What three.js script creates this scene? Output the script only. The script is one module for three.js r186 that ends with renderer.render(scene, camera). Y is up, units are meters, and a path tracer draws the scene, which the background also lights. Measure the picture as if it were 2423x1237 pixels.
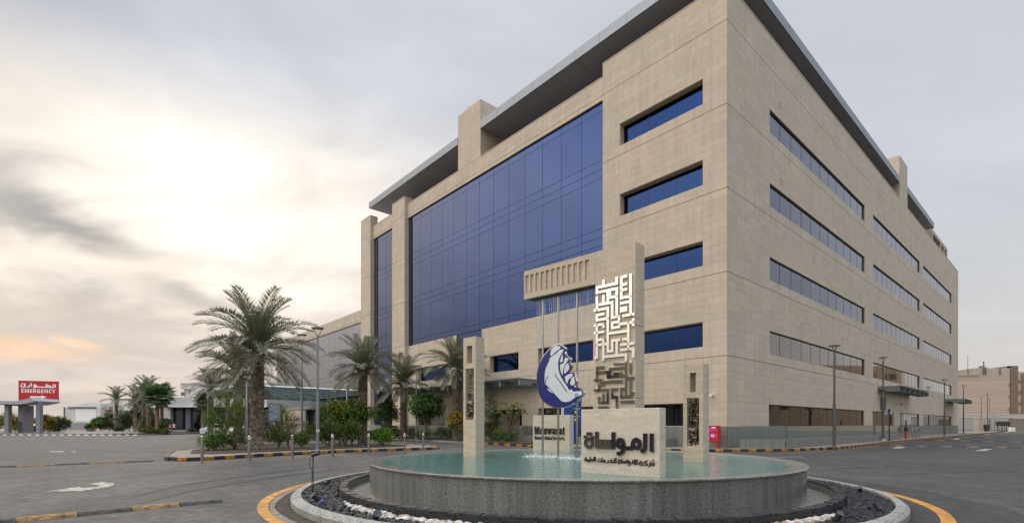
import * as THREE from 'three';
import { mergeGeometries, mergeVertices } from 'three/addons/utils/BufferGeometryUtils.js';
import { RoundedBoxGeometry } from 'three/addons/geometries/RoundedBoxGeometry.js';
import { TextGeometry } from 'three/addons/geometries/TextGeometry.js';
import { FontLoader } from 'three/addons/loaders/FontLoader.js';
import { ImprovedNoise } from 'three/addons/math/ImprovedNoise.js';

// ---------------------------------------------------------------- camera, sky, sun, exposure
const scene = new THREE.Scene();
const F = 1190, HZ = 1005, CX = 1211.5, EYE = 1.45;
const camera = new THREE.PerspectiveCamera(2 * Math.atan(HZ / F) * 180 / Math.PI, 2423 / (2 * HZ), 0.1, 6000);
camera.position.set(0, EYE, 0);
camera.setViewOffset(2423, 2 * HZ, 0, 0, 2423, 1237);        // a level camera with its lens shifted up
scene.add(camera);
const renderer = new THREE.WebGLRenderer({ antialias: true });
renderer.toneMapping = THREE.LinearToneMapping;
renderer.toneMappingExposure = 1.0;
renderer.shadowMap.enabled = true;

const NZ = new ImprovedNoise();
const lin = (c) => { c /= 255; return c <= 0.04045 ? c / 12.92 : Math.pow((c + 0.055) / 1.055, 2.4); };
const L3 = (r, g, b) => [lin(r), lin(g), lin(b)];
const cl = (x, a = 0, b = 1) => Math.min(b, Math.max(a, x));
const ss = (x, a, b) => { x = cl((x - a) / (b - a)); return x * x * (3 - 2 * x); };
const mix = (a, b, t) => a + (b - a) * t;
const D2R = Math.PI / 180;
function fbm(x, y, z, oct = 5, gain = 0.5) { let s = 0, a = 1, n = 0; for (let i = 0; i < oct; i++) { s += a * NZ.noise(x, y, z); n += a; a *= gain; x *= 2.03; y *= 2.03; z *= 2.03; } return s / n; }

const SUN_AZ = -30 * D2R, SUN_EL = 26 * D2R;
function skyTexture() {
  const W = 2048, H = 1024, data = new Float32Array(W * H * 4);
  const creamL = L3(236, 227, 218), horizon = L3(213, 201, 192), lowR = L3(213, 210, 207), mid = L3(206, 209, 214), high = L3(201, 205, 214);
  // soft cloud masses: azimuth, elevation, half widths, tilt, strength, colour shift
  const blobs = [
    [-45, 17.0, 6.5, 3.0, -6, -0.50, [1, 0.88, 0.74]], [-39.5, 15.6, 4.5, 1.7, -14, -0.44, [1, 0.88, 0.74]], [-33.2, 12.2, 4.0, 1.1, -14, -0.40, [1, 0.88, 0.76]],
    [-43, 13.4, 8, 1.5, 6, 0.16, [1, 0.84, 0.60]], [-37, 14.0, 5, 0.9, -6, 0.16, [1, 0.86, 0.66]], [-45, 6.1, 3.4, 0.75, -2, 0.34, [1, 0.36, -0.15]], [-40.8, 6.9, 1.6, 0.32, -10, 0.34, [1, 0.32, -0.2]],
    [-46, 32, 14, 6, 10, -0.20, [1, 0.98, 0.94]], [-36, 37, 11, 5, 8, -0.06, [1, 0.98, 0.94]], [-40, 9.8, 9, 1.8, 0, -0.20, [1, 0.92, 0.82]], [-28, 3.6, 9, 0.8, 0, 0.10, [1, 0.3, -0.1]],
  ];
  for (let j = 0; j < H; j++) {
    const el = ((j + 0.5) / H - 0.5) * Math.PI, y = Math.sin(el), c = Math.cos(el);
    for (let i = 0; i < W; i++) {
      const th = ((i + 0.5) / W - 0.5) * 2 * Math.PI, dx = Math.cos(th) * c, dz = Math.sin(th) * c, o = (j * W + i) * 4;
      const eld = Math.max(el, 0) / D2R;
      let az = Math.atan2(dx, -dz) / D2R;
      const right = ss(az, -20, 30) * (1 - ss(az, 120, 175));
      const col = [0, 1, 2].map((k) => {
        const lo = mix(horizon[k], lowR[k], right), cream = mix(creamL[k], mid[k], ss(az, -22, 12)), a = mix(lo, cream, ss(eld, 5, 15));
        return mix(a, high[k], mix(ss(eld, 24, 33), ss(eld, 12, 34), ss(az, -30, 20)));
      });
      // overcast brighter overhead, plus unseen side glows added to light the two facades
      const wd = (a) => { let d = Math.abs(az - a); if (d > 180) d = 360 - d; return d; };
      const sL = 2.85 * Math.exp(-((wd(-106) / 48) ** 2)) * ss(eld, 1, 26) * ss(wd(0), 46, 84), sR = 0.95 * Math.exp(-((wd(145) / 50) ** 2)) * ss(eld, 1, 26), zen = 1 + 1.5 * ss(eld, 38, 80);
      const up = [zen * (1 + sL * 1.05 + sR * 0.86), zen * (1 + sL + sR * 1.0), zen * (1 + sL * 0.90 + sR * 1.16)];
      // clouds on a flat layer far above
      const q = 1 / (Math.max(y, 0) + 0.16), px = dx * q, pz = dz * q;
      const wx = px + 0.35 * fbm(px * 1.2, pz * 1.2, 3.1, 3), wz = pz + 0.35 * fbm(px * 1.2, pz * 1.2, 9.7, 3);
      const n1 = fbm(wx * 0.75 + 4, wz * 1.15, 1.5, 6, 0.52), n2 = fbm(wx * 2.2, wz * 3.4, 7.3, 5, 0.55);
      const n3 = fbm(wx * 5.5, wz * 8.5, 2.9, 4, 0.6);
      let l = 1 + (0.14 * n1 + 0.20 * n2 + 0.07 * n3) * mix(1, 0.5, right);
      // veiled sun
      const sd = Math.acos(cl(dx * Math.sin(SUN_AZ) * Math.cos(SUN_EL) + y * Math.sin(SUN_EL) - dz * Math.cos(SUN_AZ) * Math.cos(SUN_EL), -1, 1)) / D2R;
      const ga = wd(-28) / 19, ge = (eld - 22) / 12.5, gq = Math.hypot(ga, ge) - 0.55 * n1 - 0.35 * n2;
      const glow = 0.25 * Math.exp(-(gq * gq)) * (1 + 0.5 * n1 + 0.4 * n2) + 0.07 * Math.exp(-((sd / 30) ** 2));
      const wm = 0.06 * Math.exp(-(((eld - 13) / 5.5) ** 2)) * Math.exp(-((wd(-34) / 22) ** 2)) * (1 + 1.5 * n1 + 2.2 * n2), add = [glow + wm, glow * 0.95 + wm * 0.62, glow * 0.86 + wm * 0.1];
      for (const [ba, be, wa, we, tilt, st, tint] of blobs) {
        let da = az - ba; const de0 = eld - be; if (Math.abs(da) > wa * 3 || Math.abs(de0) > we * 4) continue;
        const ct = Math.cos(tilt * D2R), sn = Math.sin(tilt * D2R), u = (da * ct + de0 * sn) / wa, v = (-da * sn + de0 * ct) / we + 0.9 * n3;
        const w = Math.exp(-((u + 0.9 * n2) ** 2 + (v + 1.4 * n1 + 0.8 * n2) ** 2)) * st;
        for (let k = 0; k < 3; k++) add[k] += st > 0 ? w * tint[k] : w * tint[k] * (0.8 + 0.3 * n2);
      }
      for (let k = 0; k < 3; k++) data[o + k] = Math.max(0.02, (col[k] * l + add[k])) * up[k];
      if (el < 0) for (let k = 0; k < 3; k++) data[o + k] = 0.22;
      data[o + 3] = 1;
    }
  }
  const t = new THREE.DataTexture(data, W, H, THREE.RGBAFormat, THREE.FloatType);
  t.mapping = THREE.EquirectangularReflectionMapping; t.magFilter = t.minFilter = THREE.LinearFilter; t.needsUpdate = true;
  return t;
}
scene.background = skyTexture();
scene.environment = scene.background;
const sun = new THREE.DirectionalLight(new THREE.Color().setRGB(1, 0.86, 0.68), 0.8);
sun.position.set(Math.sin(SUN_AZ) * Math.cos(SUN_EL), Math.sin(SUN_EL), -Math.cos(SUN_AZ) * Math.cos(SUN_EL)).multiplyScalar(220);
sun.castShadow = true; sun.shadow.radius = 24; sun.shadow.mapSize.set(4096, 4096);
Object.assign(sun.shadow.camera, { left: -130, right: 130, top: 130, bottom: -130, near: 1, far: 500 });
scene.add(sun, sun.target);

// ---------------------------------------------------------------- helpers
function rng(seed) { let s = seed >>> 0; return () => { s = (s + 0x6d2b79f5) | 0; let t = Math.imul(s ^ (s >>> 15), 1 | s); t = (t + Math.imul(t ^ (t >>> 7), 61 | t)) ^ t; return ((t ^ (t >>> 14)) >>> 0) / 4294967296; }; }
const used = new Map();
function numbered(n) { const k = used.get(n) ?? 0; used.set(n, k + 1); return k ? `${n}_${String(k).padStart(3, '0')}` : n; }
const rel = (x, d) => new THREE.Vector3(x, 0, -d);
const at = (px, py, h = 0) => { const d = (EYE - h) * F / (py - HZ); return new THREE.Vector3((px - CX) / F * d, h, -d); };   // ground point seen at a picture point
const atD = (px, d, h = 0) => new THREE.Vector3((px - CX) / F * d, h, -d);
function flat(g) { const o = g.index ? g.toNonIndexed() : g; for (const k of Object.keys(o.attributes)) if (!['position', 'normal', 'uv', 'color'].includes(k)) o.deleteAttribute(k); return o; }
function mg(list) { const l = list.map(flat); if (l.length === 1) return l[0]; const hasC = l.some((g) => g.attributes.color); if (hasC) l.forEach((g) => { if (!g.attributes.color) tintG(g, [1, 1, 1]); }); return mergeGeometries(l); }
function mesh(name, geos, mat, parent) {
  const m = new THREE.Mesh(Array.isArray(geos) ? mg(geos) : geos, mat); m.castShadow = m.receiveShadow = true;
  m.name = parent && parent !== scene ? name : numbered(name); (parent ?? scene).add(m); return m;
}
function thing(name, label, category, pos = [0, 0, 0], turn = 0, group) {
  const o = new THREE.Group(); o.name = numbered(name); scene.add(o);
  if (pos.isVector3) o.position.copy(pos); else o.position.set(...pos);
  o.rotation.y = turn; return tag(o, label, category, group);
}
function tag(o, label, category, group, kind) { if (label) o.userData.label = label; if (category) o.userData.category = category; if (group) o.userData.group = group; if (kind) o.userData.kind = kind; return o; }
function struct(name, geos, mat, kind = 'structure') { const m = mesh(name, geos, mat); m.userData.kind = kind; return m; }
function copyOf(src, label, pos, turn = 0, group, s) {
  const c = src.clone(); c.name = numbered(src.userData.base ?? src.name.replace(/_\d{3}$/, '')); scene.add(c);
  c.userData = { ...src.userData, label }; if (group) c.userData.group = group;
  if (pos.isVector3) c.position.copy(pos); else c.position.set(...pos);
  c.rotation.y = turn; if (s) c.scale.multiplyScalar(s); return c;
}
function box(x0, x1, y0, y1, z0, z1) { const g = new THREE.BoxGeometry(x1 - x0, y1 - y0, z1 - z0); g.translate((x0 + x1) / 2, (y0 + y1) / 2, (z0 + z1) / 2); return g; }
function rbox(x0, x1, y0, y1, z0, z1, r = 0.01, seg = 1) { const g = new RoundedBoxGeometry(x1 - x0, y1 - y0, z1 - z0, seg, r); g.translate((x0 + x1) / 2, (y0 + y1) / 2, (z0 + z1) / 2); return g; }
function cyl(r0, r1, h, seg = 12, x = 0, y = 0, z = 0) { const g = new THREE.CylinderGeometry(r1, r0, h, seg); g.translate(x, y + h / 2, z); return g; }
function tube(pts, r, seg = 12, rs = 5) { return new THREE.TubeGeometry(new THREE.CatmullRomCurve3(pts.map((p) => p.isVector3 ? p : new THREE.Vector3(...p))), seg, r, rs); }
function bar(a, b, w, t) { // square bar between two points
  const A = new THREE.Vector3(...a), B = new THREE.Vector3(...b), d = B.clone().sub(A), g = new THREE.BoxGeometry(w, d.length(), t ?? w);
  const m = new THREE.Matrix4().compose(A.add(B).multiplyScalar(0.5), new THREE.Quaternion().setFromUnitVectors(new THREE.Vector3(0, 1, 0), d.normalize()), new THREE.Vector3(1, 1, 1));
  return g.applyMatrix4(m);
}
function tintG(g, c) { const n = g.attributes.position.count, a = new Float32Array(n * 3); for (let i = 0; i < n; i++) a.set(c, i * 3); g.setAttribute('color', new THREE.BufferAttribute(a, 3)); return g; }
function uvm(g, ou = 0, ov = 0) { // uv in metres
  g = flat(g); const p = g.attributes.position, n = g.attributes.normal, uv = new Float32Array(p.count * 2);
  for (let i = 0; i < p.count; i++) {
    const ax = Math.abs(n.getX(i)), ay = Math.abs(n.getY(i)), az = Math.abs(n.getZ(i));
    const [u, v] = ay > ax && ay > az ? [p.getX(i), p.getZ(i)] : ax > az ? [p.getZ(i), p.getY(i)] : [p.getX(i), p.getY(i)];
    uv[i * 2] = u + ou; uv[i * 2 + 1] = v + ov;
  }
  g.setAttribute('uv', new THREE.BufferAttribute(uv, 2)); return g;
}
// a closed profile [[r, y], ...] swept about the y axis from angle a0 to a1
function sweep(prof, a0, a1, n, caps = true) {
  const P = [], U = [], N = [], put = (r, y, a, nr, ny, u, v) => { P.push(r * Math.cos(a), y, r * Math.sin(a)); N.push(nr * Math.cos(a), ny, nr * Math.sin(a)); U.push(u, v); };
  let v0 = 0; const idx = [];
  for (let k = 0; k < prof.length; k++) {
    const [r0, y0] = prof[k], [r1, y1] = prof[(k + 1) % prof.length], l = Math.hypot(r1 - r0, y1 - y0) || 1e-6, nr = (y1 - y0) / l, ny = -(r1 - r0) / l;
    const b = P.length / 3;
    for (let i = 0; i <= n; i++) { const a = mix(a0, a1, i / n); put(r0, y0, a, nr, ny, a * r0, v0); put(r1, y1, a, nr, ny, a * r1, v0 + l); }
    for (let i = 0; i < n; i++) { const q = b + i * 2; idx.push(q, q + 1, q + 2, q + 1, q + 3, q + 2); }
    v0 += l;
  }
  if (caps) for (const [a, s] of [[a0, 1], [a1, -1]]) {
    const b = P.length / 3; for (const [r, y] of prof) { P.push(r * Math.cos(a), y, r * Math.sin(a)); N.push(s * Math.sin(a), 0, -s * Math.cos(a)); U.push(r, y); }
    for (const [i, j, k] of THREE.ShapeUtils.triangulateShape(prof.map(([r, y]) => new THREE.Vector2(r, y)), [])) idx.push(b + i, b + (s > 0 ? j : k), b + (s > 0 ? k : j));
  }
  const g = new THREE.BufferGeometry(); g.setAttribute('position', new THREE.Float32BufferAttribute(P, 3)); g.setAttribute('normal', new THREE.Float32BufferAttribute(N, 3)); g.setAttribute('uv', new THREE.Float32BufferAttribute(U, 2)); g.setIndex(idx);
  return g;
}
// outline on the ground, [[x, d], ...], raised from y0 to y1
function slab(pts, y0, y1, bevel = 0) {
  const s = new THREE.Shape(pts.map(([x, d]) => new THREE.Vector2(x, d)));
  const g = new THREE.ExtrudeGeometry(s, { depth: y1 - y0, bevelEnabled: false }); g.rotateX(-Math.PI / 2); g.translate(0, y0, 0); return uvm(g);
}
// mitred strokes in the x-y plane, w wide, raised from z0 to z1
function stroke(pts, w, z0, z1, round = false) {
  const out = [], V = pts.map((p) => new THREE.Vector2(p[0], p[1])), n = V.length, L = [], R = [];
  const closed = n > 3 && V[0].distanceTo(V[n - 1]) < 1e-6;
  for (let i = 0; i < n; i++) {
    const a = i ? V[i - 1] : closed ? V[n - 2] : null, b = i < n - 1 ? V[i + 1] : closed ? V[1] : null;
    const d0 = a ? V[i].clone().sub(a).normalize() : null, d1 = b ? b.clone().sub(V[i]).normalize() : null;
    const d = d0 && d1 ? d0.clone().add(d1) : (d0 ?? d1).clone(); if (d.length() < 1e-4) d.copy(d0); d.normalize();
    const k = d0 && d1 ? Math.min(2, 1 / Math.max(0.3, d.dot(d0))) : 1, nn = new THREE.Vector2(-d.y, d.x).multiplyScalar(w / 2 * k), p = V[i].clone();
    if (!closed && !round) { if (!a) p.addScaledVector(d1, -w / 2); if (!b) p.addScaledVector(d0, w / 2); }
    L.push(p.clone().add(nn)); R.push(p.clone().sub(nn));
  }
  const poly = closed ? null : [...L, ...R.reverse()];
  if (poly) { const g = new THREE.ExtrudeGeometry(new THREE.Shape(poly), { depth: z1 - z0, bevelEnabled: false }); g.translate(0, 0, z0); return flat(g); }
  const area = (q) => THREE.ShapeUtils.area(q), o = Math.abs(area(L)) > Math.abs(area(R)) ? [L, R] : [R, L];
  const s = new THREE.Shape(o[0].slice(0, -1)); s.holes.push(new THREE.Path(o[1].slice(0, -1)));
  const g = new THREE.ExtrudeGeometry(s, { depth: z1 - z0, bevelEnabled: false }); g.translate(0, 0, z0); return flat(g);
}
const ellipse = (cx, cy, rx, ry, n = 20, a0 = 0, a1 = 360) => Array.from({ length: n + 1 }, (_, i) => { const a = mix(a0, a1, i / n) * D2R; return [cx + rx * Math.cos(a), cy + ry * Math.sin(a)]; });

// ---------------------------------------------------------------- textures and materials
function dataTex(n, fn, srgb, rep = 1, m = n) { // n x m pixels, fn(x, y) -> value or [r, g, b] in 0..1
  const d = new Uint8Array(n * m * 4);
  for (let y = 0; y < m; y++) for (let x = 0; x < n; x++) { const c = fn(x, y), o = (y * n + x) * 4; for (let k = 0; k < 3; k++) d[o + k] = cl(Array.isArray(c) ? c[k] : c) * 255; d[o + 3] = 255; }
  const t = new THREE.DataTexture(d, n, m); if (srgb) t.colorSpace = THREE.SRGBColorSpace;
  t.wrapS = t.wrapT = THREE.RepeatWrapping; t.magFilter = t.minFilter = THREE.LinearFilter; t.repeat.set(1 / rep, 1 / rep); t.needsUpdate = true; return t;
}
// tileable noise: blends two samples over the tile edge
function tn(u, v, f, seed, oct = 4, sx = 1, sy = 1) {
  const g = (a, b) => fbm(a * f * sx + seed, b * f * sy + seed * 1.7, seed * 0.37, oct);
  const wu = ss(u, 0.8, 1), wv = ss(v, 0.8, 1);
  return mix(mix(g(u, v), g(u - 1, v), wu), mix(g(u, v - 1), g(u - 1, v - 1), wu), wv) ;
}
const rt = rng(77);
const white = new Float32Array(1024 * 1024).map(() => rt());
const asphaltTex = dataTex(1024, (x, y) => { const u = x / 1024, v = y / 1024, w = white[y * 1024 + x], s = 0.80 + 0.30 * (w - 0.5) + 0.34 * tn(u, v, 40, 3, 3) + 0.20 * tn(u, v, 7, 8, 4) + (w > 0.985 ? 0.25 : 0); return [s, s * 0.985, s * 0.965]; }, true, 7);
const grainTex = dataTex(512, (x, y) => 0.5 + 0.5 * (white[y * 512 + x] - 0.5) + 0.5 * tn(x / 512, y / 512, 60, 4, 2), false, 2.2);
const stoneTex = dataTex(1024, (x, y) => {
  const u = x / 1024, v = y / 1024;
  const streak = tn(u, v, 3, 5, 4, 12, 0.5), fine = tn(u, v, 26, 9, 3, 1.6, 0.9), blot = tn(u, v, 5, 2, 4);
  const s = 0.93 + 0.065 * streak + 0.05 * fine + 0.03 * blot + 0.04 * (white[y * 1024 + x] - 0.5);
  return [s, s * (0.985 - 0.03 * blot), s * (0.965 - 0.06 * blot)];
}, true, 9);
const travTex = dataTex(512, (x, y) => { const u = x / 512, v = y / 512, a = tn(u, v, 4, 6, 4, 1, 5), b = tn(u, v, 30, 3, 3), c = tn(u, v, 3, 12, 3); const s = 0.9 + 0.10 * a + 0.09 * b + 0.06 * c; return [s, s * (0.98 - 0.04 * c), s * (0.95 - 0.08 * c)]; }, true, 1.6);
const graniteTex = dataTex(1024, (x, y) => { const u = x / 1024, v = y / 1024, w = white[(y * 1024 + x * 7) % (1024 * 1024)], f = tn(u, v, 90, 3, 2), st = tn(u, v, 3, 7, 3, 9, 0.25); const s = 0.76 + 0.34 * f + 0.24 * (w - 0.5) + 0.15 * st; return [s, s * 1.0, s * 0.98]; }, true, 2.2);
const slateTex = dataTex(512, (x, y) => { const u = x / 512, v = y / 512; const s = 0.6 + 0.5 * tn(u, v, 8, 3, 4, 1, 4) + 0.3 * (white[y * 512 + x] - 0.5); return [s, s, s * 1.03]; }, true, 0.8);
const pavTex = dataTex(512, (x, y) => { const u = x / 512, v = y / 512; const gx = (x % 32) < 2, gy = ((y + ((x >> 5) & 1) * 16) % 32) < 2; const s = (gx || gy ? 0.72 : 0.88) + 0.12 * tn(u, v, 9, 4, 4) + 0.10 * (white[y * 512 + x] - 0.5); return [s, s * 0.97, s * 0.95]; }, true, 3.2);
const soilTex = dataTex(512, (x, y) => { const u = x / 512, v = y / 512; const s = 0.75 + 0.5 * tn(u, v, 22, 4, 4) + 0.25 * (white[y * 512 + x] - 0.5); return [s, s * 0.97, s * 0.93]; }, true, 2);
const waterBump = dataTex(1024, (x, y) => { const u = x / 1024, v = y / 1024; return 0.5 + 0.7 * tn(u, v, 16, 4, 4, 1, 1.5) + 0.25 * tn(u, v, 50, 8, 2); }, false, 3);
const rough = (t) => t;
const std = (r, g, b, o = {}) => new THREE.MeshStandardMaterial({ color: new THREE.Color().setRGB(r, g, b), roughness: 0.8, ...o });
const phy = (r, g, b, o = {}) => new THREE.MeshPhysicalMaterial({ color: new THREE.Color().setRGB(r, g, b), roughness: 0.8, ...o });
const M = {
  stone: std(1, 1, 1, { map: stoneTex, vertexColors: true, roughness: 0.85, bumpMap: grainTex, bumpScale: 0.004 }),
  backing: std(0.27, 0.235, 0.19), reveal: std(0.50, 0.43, 0.35, { map: stoneTex }),
  granitePlinth: std(0.30, 0.30, 0.285, { map: graniteTex, roughness: 0.6 }),
  granite: std(0.30, 0.30, 0.275, { map: graniteTex, roughness: 0.28 }),
  graniteRim: std(0.34, 0.335, 0.31, { map: graniteTex, roughness: 0.16 }),
  kerbGranite: std(0.44, 0.435, 0.41, { map: graniteTex, roughness: 0.8 }),
  trav: std(0.575, 0.50, 0.40, { map: travTex, roughness: 0.75, bumpMap: grainTex, bumpScale: 0.003 }),
  signStone: std(0.63, 0.58, 0.50, { map: travTex, roughness: 0.6 }),
  glassBlue: std(0.044, 0.056, 0.14, { metalness: 1, roughness: 0.06 }),
  glassDeep: std(0.015, 0.032, 0.095, { metalness: 1, roughness: 0.05 }),
  glassGrey: std(0.235, 0.245, 0.30, { metalness: 1, roughness: 0.08 }),
  glassDark: phy(0.006, 0.007, 0.009, { roughness: 0.03, ior: 1.7 }),
  frame: std(0.02, 0.022, 0.03, { roughness: 0.5 }), frameGrey: std(0.16, 0.17, 0.18, { roughness: 0.5, metalness: 0.4 }),
  fascia: std(0.25, 0.27, 0.29, { metalness: 0.6, roughness: 0.5 }), soffit: std(0.38, 0.38, 0.385, { roughness: 0.6, metalness: 0.2 }),
  steel: std(0.34, 0.335, 0.325, { metalness: 1, roughness: 0.28 }), mirror: std(0.74, 0.735, 0.72, { metalness: 1, roughness: 0.03 }),
  bollard: std(0.36, 0.345, 0.33, { metalness: 0.95, roughness: 0.36 }),
  darkMetal: std(0.025, 0.027, 0.03, { roughness: 0.45, metalness: 0.3 }), lampGrey: std(0.23, 0.24, 0.25, { roughness: 0.5, metalness: 0.6 }), lampDark: std(0.11, 0.11, 0.11, { roughness: 0.5, metalness: 0.5 }),
  bronzeMirror: std(0.26, 0.235, 0.21, { metalness: 1, roughness: 0.08 }), bronze: std(0.05, 0.042, 0.033, { metalness: 0.6, roughness: 0.4 }), blackGloss: phy(0.008, 0.008, 0.014, { roughness: 0.12, clearcoat: 0.6 }),
  logoBlue: phy(0.005, 0.008, 0.125, { roughness: 0.35 }), logoSilver: std(0.55, 0.58, 0.59, { roughness: 0.4, metalness: 0.15 }),
  paintY: std(0.58, 0.29, 0.035, { map: soilTex, roughness: 0.8 }), paintK: std(0.045, 0.045, 0.05, { map: soilTex, roughness: 0.8 }), paintW: std(0.58, 0.57, 0.54, { map: soilTex }), paintO: std(0.66, 0.32, 0.06, { map: asphaltTex }),
  red: std(0.36, 0.012, 0.016, { roughness: 0.45 }), magenta: std(0.55, 0.03, 0.30), white: std(0.74, 0.74, 0.73), whiteWall: std(0.66, 0.665, 0.67, { map: stoneTex }),
  conc: std(0.40, 0.39, 0.41, { map: grainTex }), paver: std(0.30, 0.275, 0.26, { map: pavTex, roughness: 0.9 }), soil: std(0.10, 0.075, 0.055, { map: soilTex, roughness: 1 }),
  slate: std(1, 1, 1, { map: slateTex, vertexColors: true, roughness: 0.62 }), leaf: phy(1, 1, 1, { vertexColors: true, side: THREE.DoubleSide, roughness: 0.75, transmission: 0.4, thickness: 0 }),
  bark: std(1, 1, 1, { vertexColors: true, roughness: 0.95 }), twig: std(0.16, 0.12, 0.085, { roughness: 0.95 }),
  glassClear: phy(0.93, 0.98, 0.955, { transmission: 1, thickness: 0, roughness: 0.02 }), glassGrey2: phy(0.42, 0.50, 0.46, { transmission: 0.85, thickness: 0, roughness: 0.3 }), glassGreen: phy(0.80, 0.92, 0.85, { transmission: 0.95, thickness: 0, roughness: 0.8, specularIntensity: 0.12 }),
  canopySteel: std(0.17, 0.19, 0.20, { roughness: 0.5, metalness: 0.4 }),
};
// ---------------------------------------------------------------- ground
const CORNER = [12.03, 28.1], RD = [0.7491, 0.6625], NR = [0.6625, -0.7491], LD = [-0.6625, 0.7491], NL = [-0.7491, -0.6625];
const onR = (s, off) => [CORNER[0] + RD[0] * s + NR[0] * off, CORNER[1] + RD[1] * s + NR[1] * off];
const onL = (s, off) => [CORNER[0] + LD[0] * s + NL[0] * off, CORNER[1] + LD[1] * s + NL[1] * off];
const FC = [1.496, 11.67];                                        // centre of the fountain
{
  const line = (a, b, step, far) => { const v = []; for (let x = a; x <= b; x += step) v.push(x); let s = step * 1.5, x = b; while (x < far) { x += s; v.push(x); s *= 1.35; } s = step * 1.5; x = a; while (x > -far) { x -= s; v.unshift(x); s *= 1.35; } return v; };
  const X = line(-26, 34, 0.4, 2500), D = line(4, 52, 0.4, 2500), P = [], C = [], I = [], U = [];
  for (const d of D) for (const x of X) {
    const r = Math.hypot(x - FC[0], d - FC[1]), a = Math.atan2(d - FC[1], x - FC[0]);
    let v = 1 + 0.40 * fbm(x * 0.11, d * 0.11, 1, 4) + 0.30 * fbm(x * 0.6, d * 0.6, 5, 4);
    const ring = Math.exp(-(((r - 12) / 6) ** 2));
    v += ring * 0.6 * fbm(r * 1.3, a * 1.6, 2, 4);                // tyre tracks round the island
    v += (1 - ring) * 0.42 * fbm((x * RD[0] + d * RD[1]) * 0.05, (x * NR[0] + d * NR[1]) * 0.75, 9, 4);
    const right = ss(x - 0.12 * d, 2, 10), base = mix(0.088, 0.060, right), warm = mix(1, 0.2, right);
    const far = ss(Math.hypot(x, d), 110, 240), w = [base * v, base * v * (1 - 0.045 * warm), base * v * (1 - 0.10 * warm)], sand = [0.34, 0.28, 0.21];
    P.push(x, 0, -d); U.push(x, d); for (let k = 0; k < 3; k++) C.push(mix(w[k], sand[k], far));
  }
  const n = X.length; for (let j = 0; j + 1 < D.length; j++) for (let i = 0; i + 1 < n; i++) { const q = j * n + i; I.push(q, q + 1, q + n, q + 1, q + n + 1, q + n); }
  const g = new THREE.BufferGeometry(); g.setAttribute('position', new THREE.Float32BufferAttribute(P, 3)); g.setAttribute('color', new THREE.Float32BufferAttribute(C, 3)); g.setAttribute('uv', new THREE.Float32BufferAttribute(U, 2)); g.setIndex(I); g.computeVertexNormals();
  tag(struct('ground', g, std(1.2, 1.2, 1.2, { map: asphaltTex, vertexColors: true, roughness: 0.82, bumpMap: grainTex, bumpScale: 0.006 })), 'worn grey asphalt roads and parking around the fountain roundabout');
}
// painted marks and patches, each sheet a few millimetres above the one below
function sheet(pts, y) { const s = new THREE.Shape(pts.map((p) => p.isVector3 ? new THREE.Vector2(p.x, -p.z) : new THREE.Vector2(...p))); const g = new THREE.ShapeGeometry(s); g.rotateX(-Math.PI / 2); g.translate(0, y, 0); return uvm(g); }
function ringSheet(r0, r1, a0, a1, y, n, wob = 0, seed = 1) {
  const A = [], B = []; for (let i = 0; i <= n; i++) { const a = mix(a0, a1, i / n), k = (t) => wob * fbm(Math.cos(a) * 3 + t, Math.sin(a) * 3, seed, 4); const R0 = r0 + k(0) * 0.3, R1 = r1 + k(5); A.push([FC[0] + R0 * Math.cos(a), FC[1] + R0 * Math.sin(a)]); B.push([FC[0] + R1 * Math.cos(a), FC[1] + R1 * Math.sin(a)]); }
  return sheet([...A, ...B.reverse()], y);
}
const dirt = std(0.075, 0.062, 0.052, { map: soilTex, roughness: 1 }), fresh = std(0.052, 0.05, 0.05, { map: asphaltTex, roughness: 0.9 }), paleStrip = std(0.27, 0.225, 0.18, { map: asphaltTex });
struct('asphalt_patch', [ringSheet(6.0, 7.55, -100 * D2R, 62 * D2R, 0.004, 90, 0.5, 4)], fresh);
struct('soil_strip', [ringSheet(6.0, 6.30, 150 * D2R, 262 * D2R, 0.004, 70, 0.12, 8)], dirt);
struct('worn_strip', [ringSheet(6.31, 6.43, 152 * D2R, 262 * D2R, 0.004, 70, 0.02, 2)], paleStrip);
struct('yellow_line', [ringSheet(6.44, 6.62, 128 * D2R, 402 * D2R, 0.009, 160, 0.015, 3)], M.paintO);
struct('turn_arrow', [sheet([[228, 1083], [388, 1060], [396, 1067], [468, 1062], [484, 1052], [430, 1047], [500, 1037], [560, 1044], [548, 1056], [505, 1066], [412, 1078], [398, 1082]].map(([x, y]) => at(x / 2.072, 640 + y / 2.072)), 0.005)], M.paintW);
const dash = (a, b, w) => { const A = at(...a), B = at(...b), d = B.clone().sub(A).normalize(), n = new THREE.Vector3(-d.z, 0, d.x).multiplyScalar(w / 2); return sheet([A.clone().add(n), B.clone().add(n), B.clone().sub(n), A.clone().sub(n)], 0.005); };
struct('lane_dash', [dash([1832, 1082], [1903, 1080.6], 0.16)], M.paintW);
for (const q of [[[2112, 1061], [2122, 1056.5], [2148, 1057], [2134, 1061]], [[2306, 1067], [2330, 1061.8], [2352, 1062.2], [2332, 1067]], [[2255, 1040], [2264, 1037], [2275, 1037], [2268, 1040]], [[2330, 1028.5], [2336, 1027], [2347, 1027], [2341, 1028.5]], [[2375, 1023.6], [2382, 1022.4], [2390, 1022.4], [2384, 1023.6]]])
  struct('lane_arrow', [sheet(q.map(([x, y]) => at(x, y)), 0.005)], M.paintW);
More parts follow.
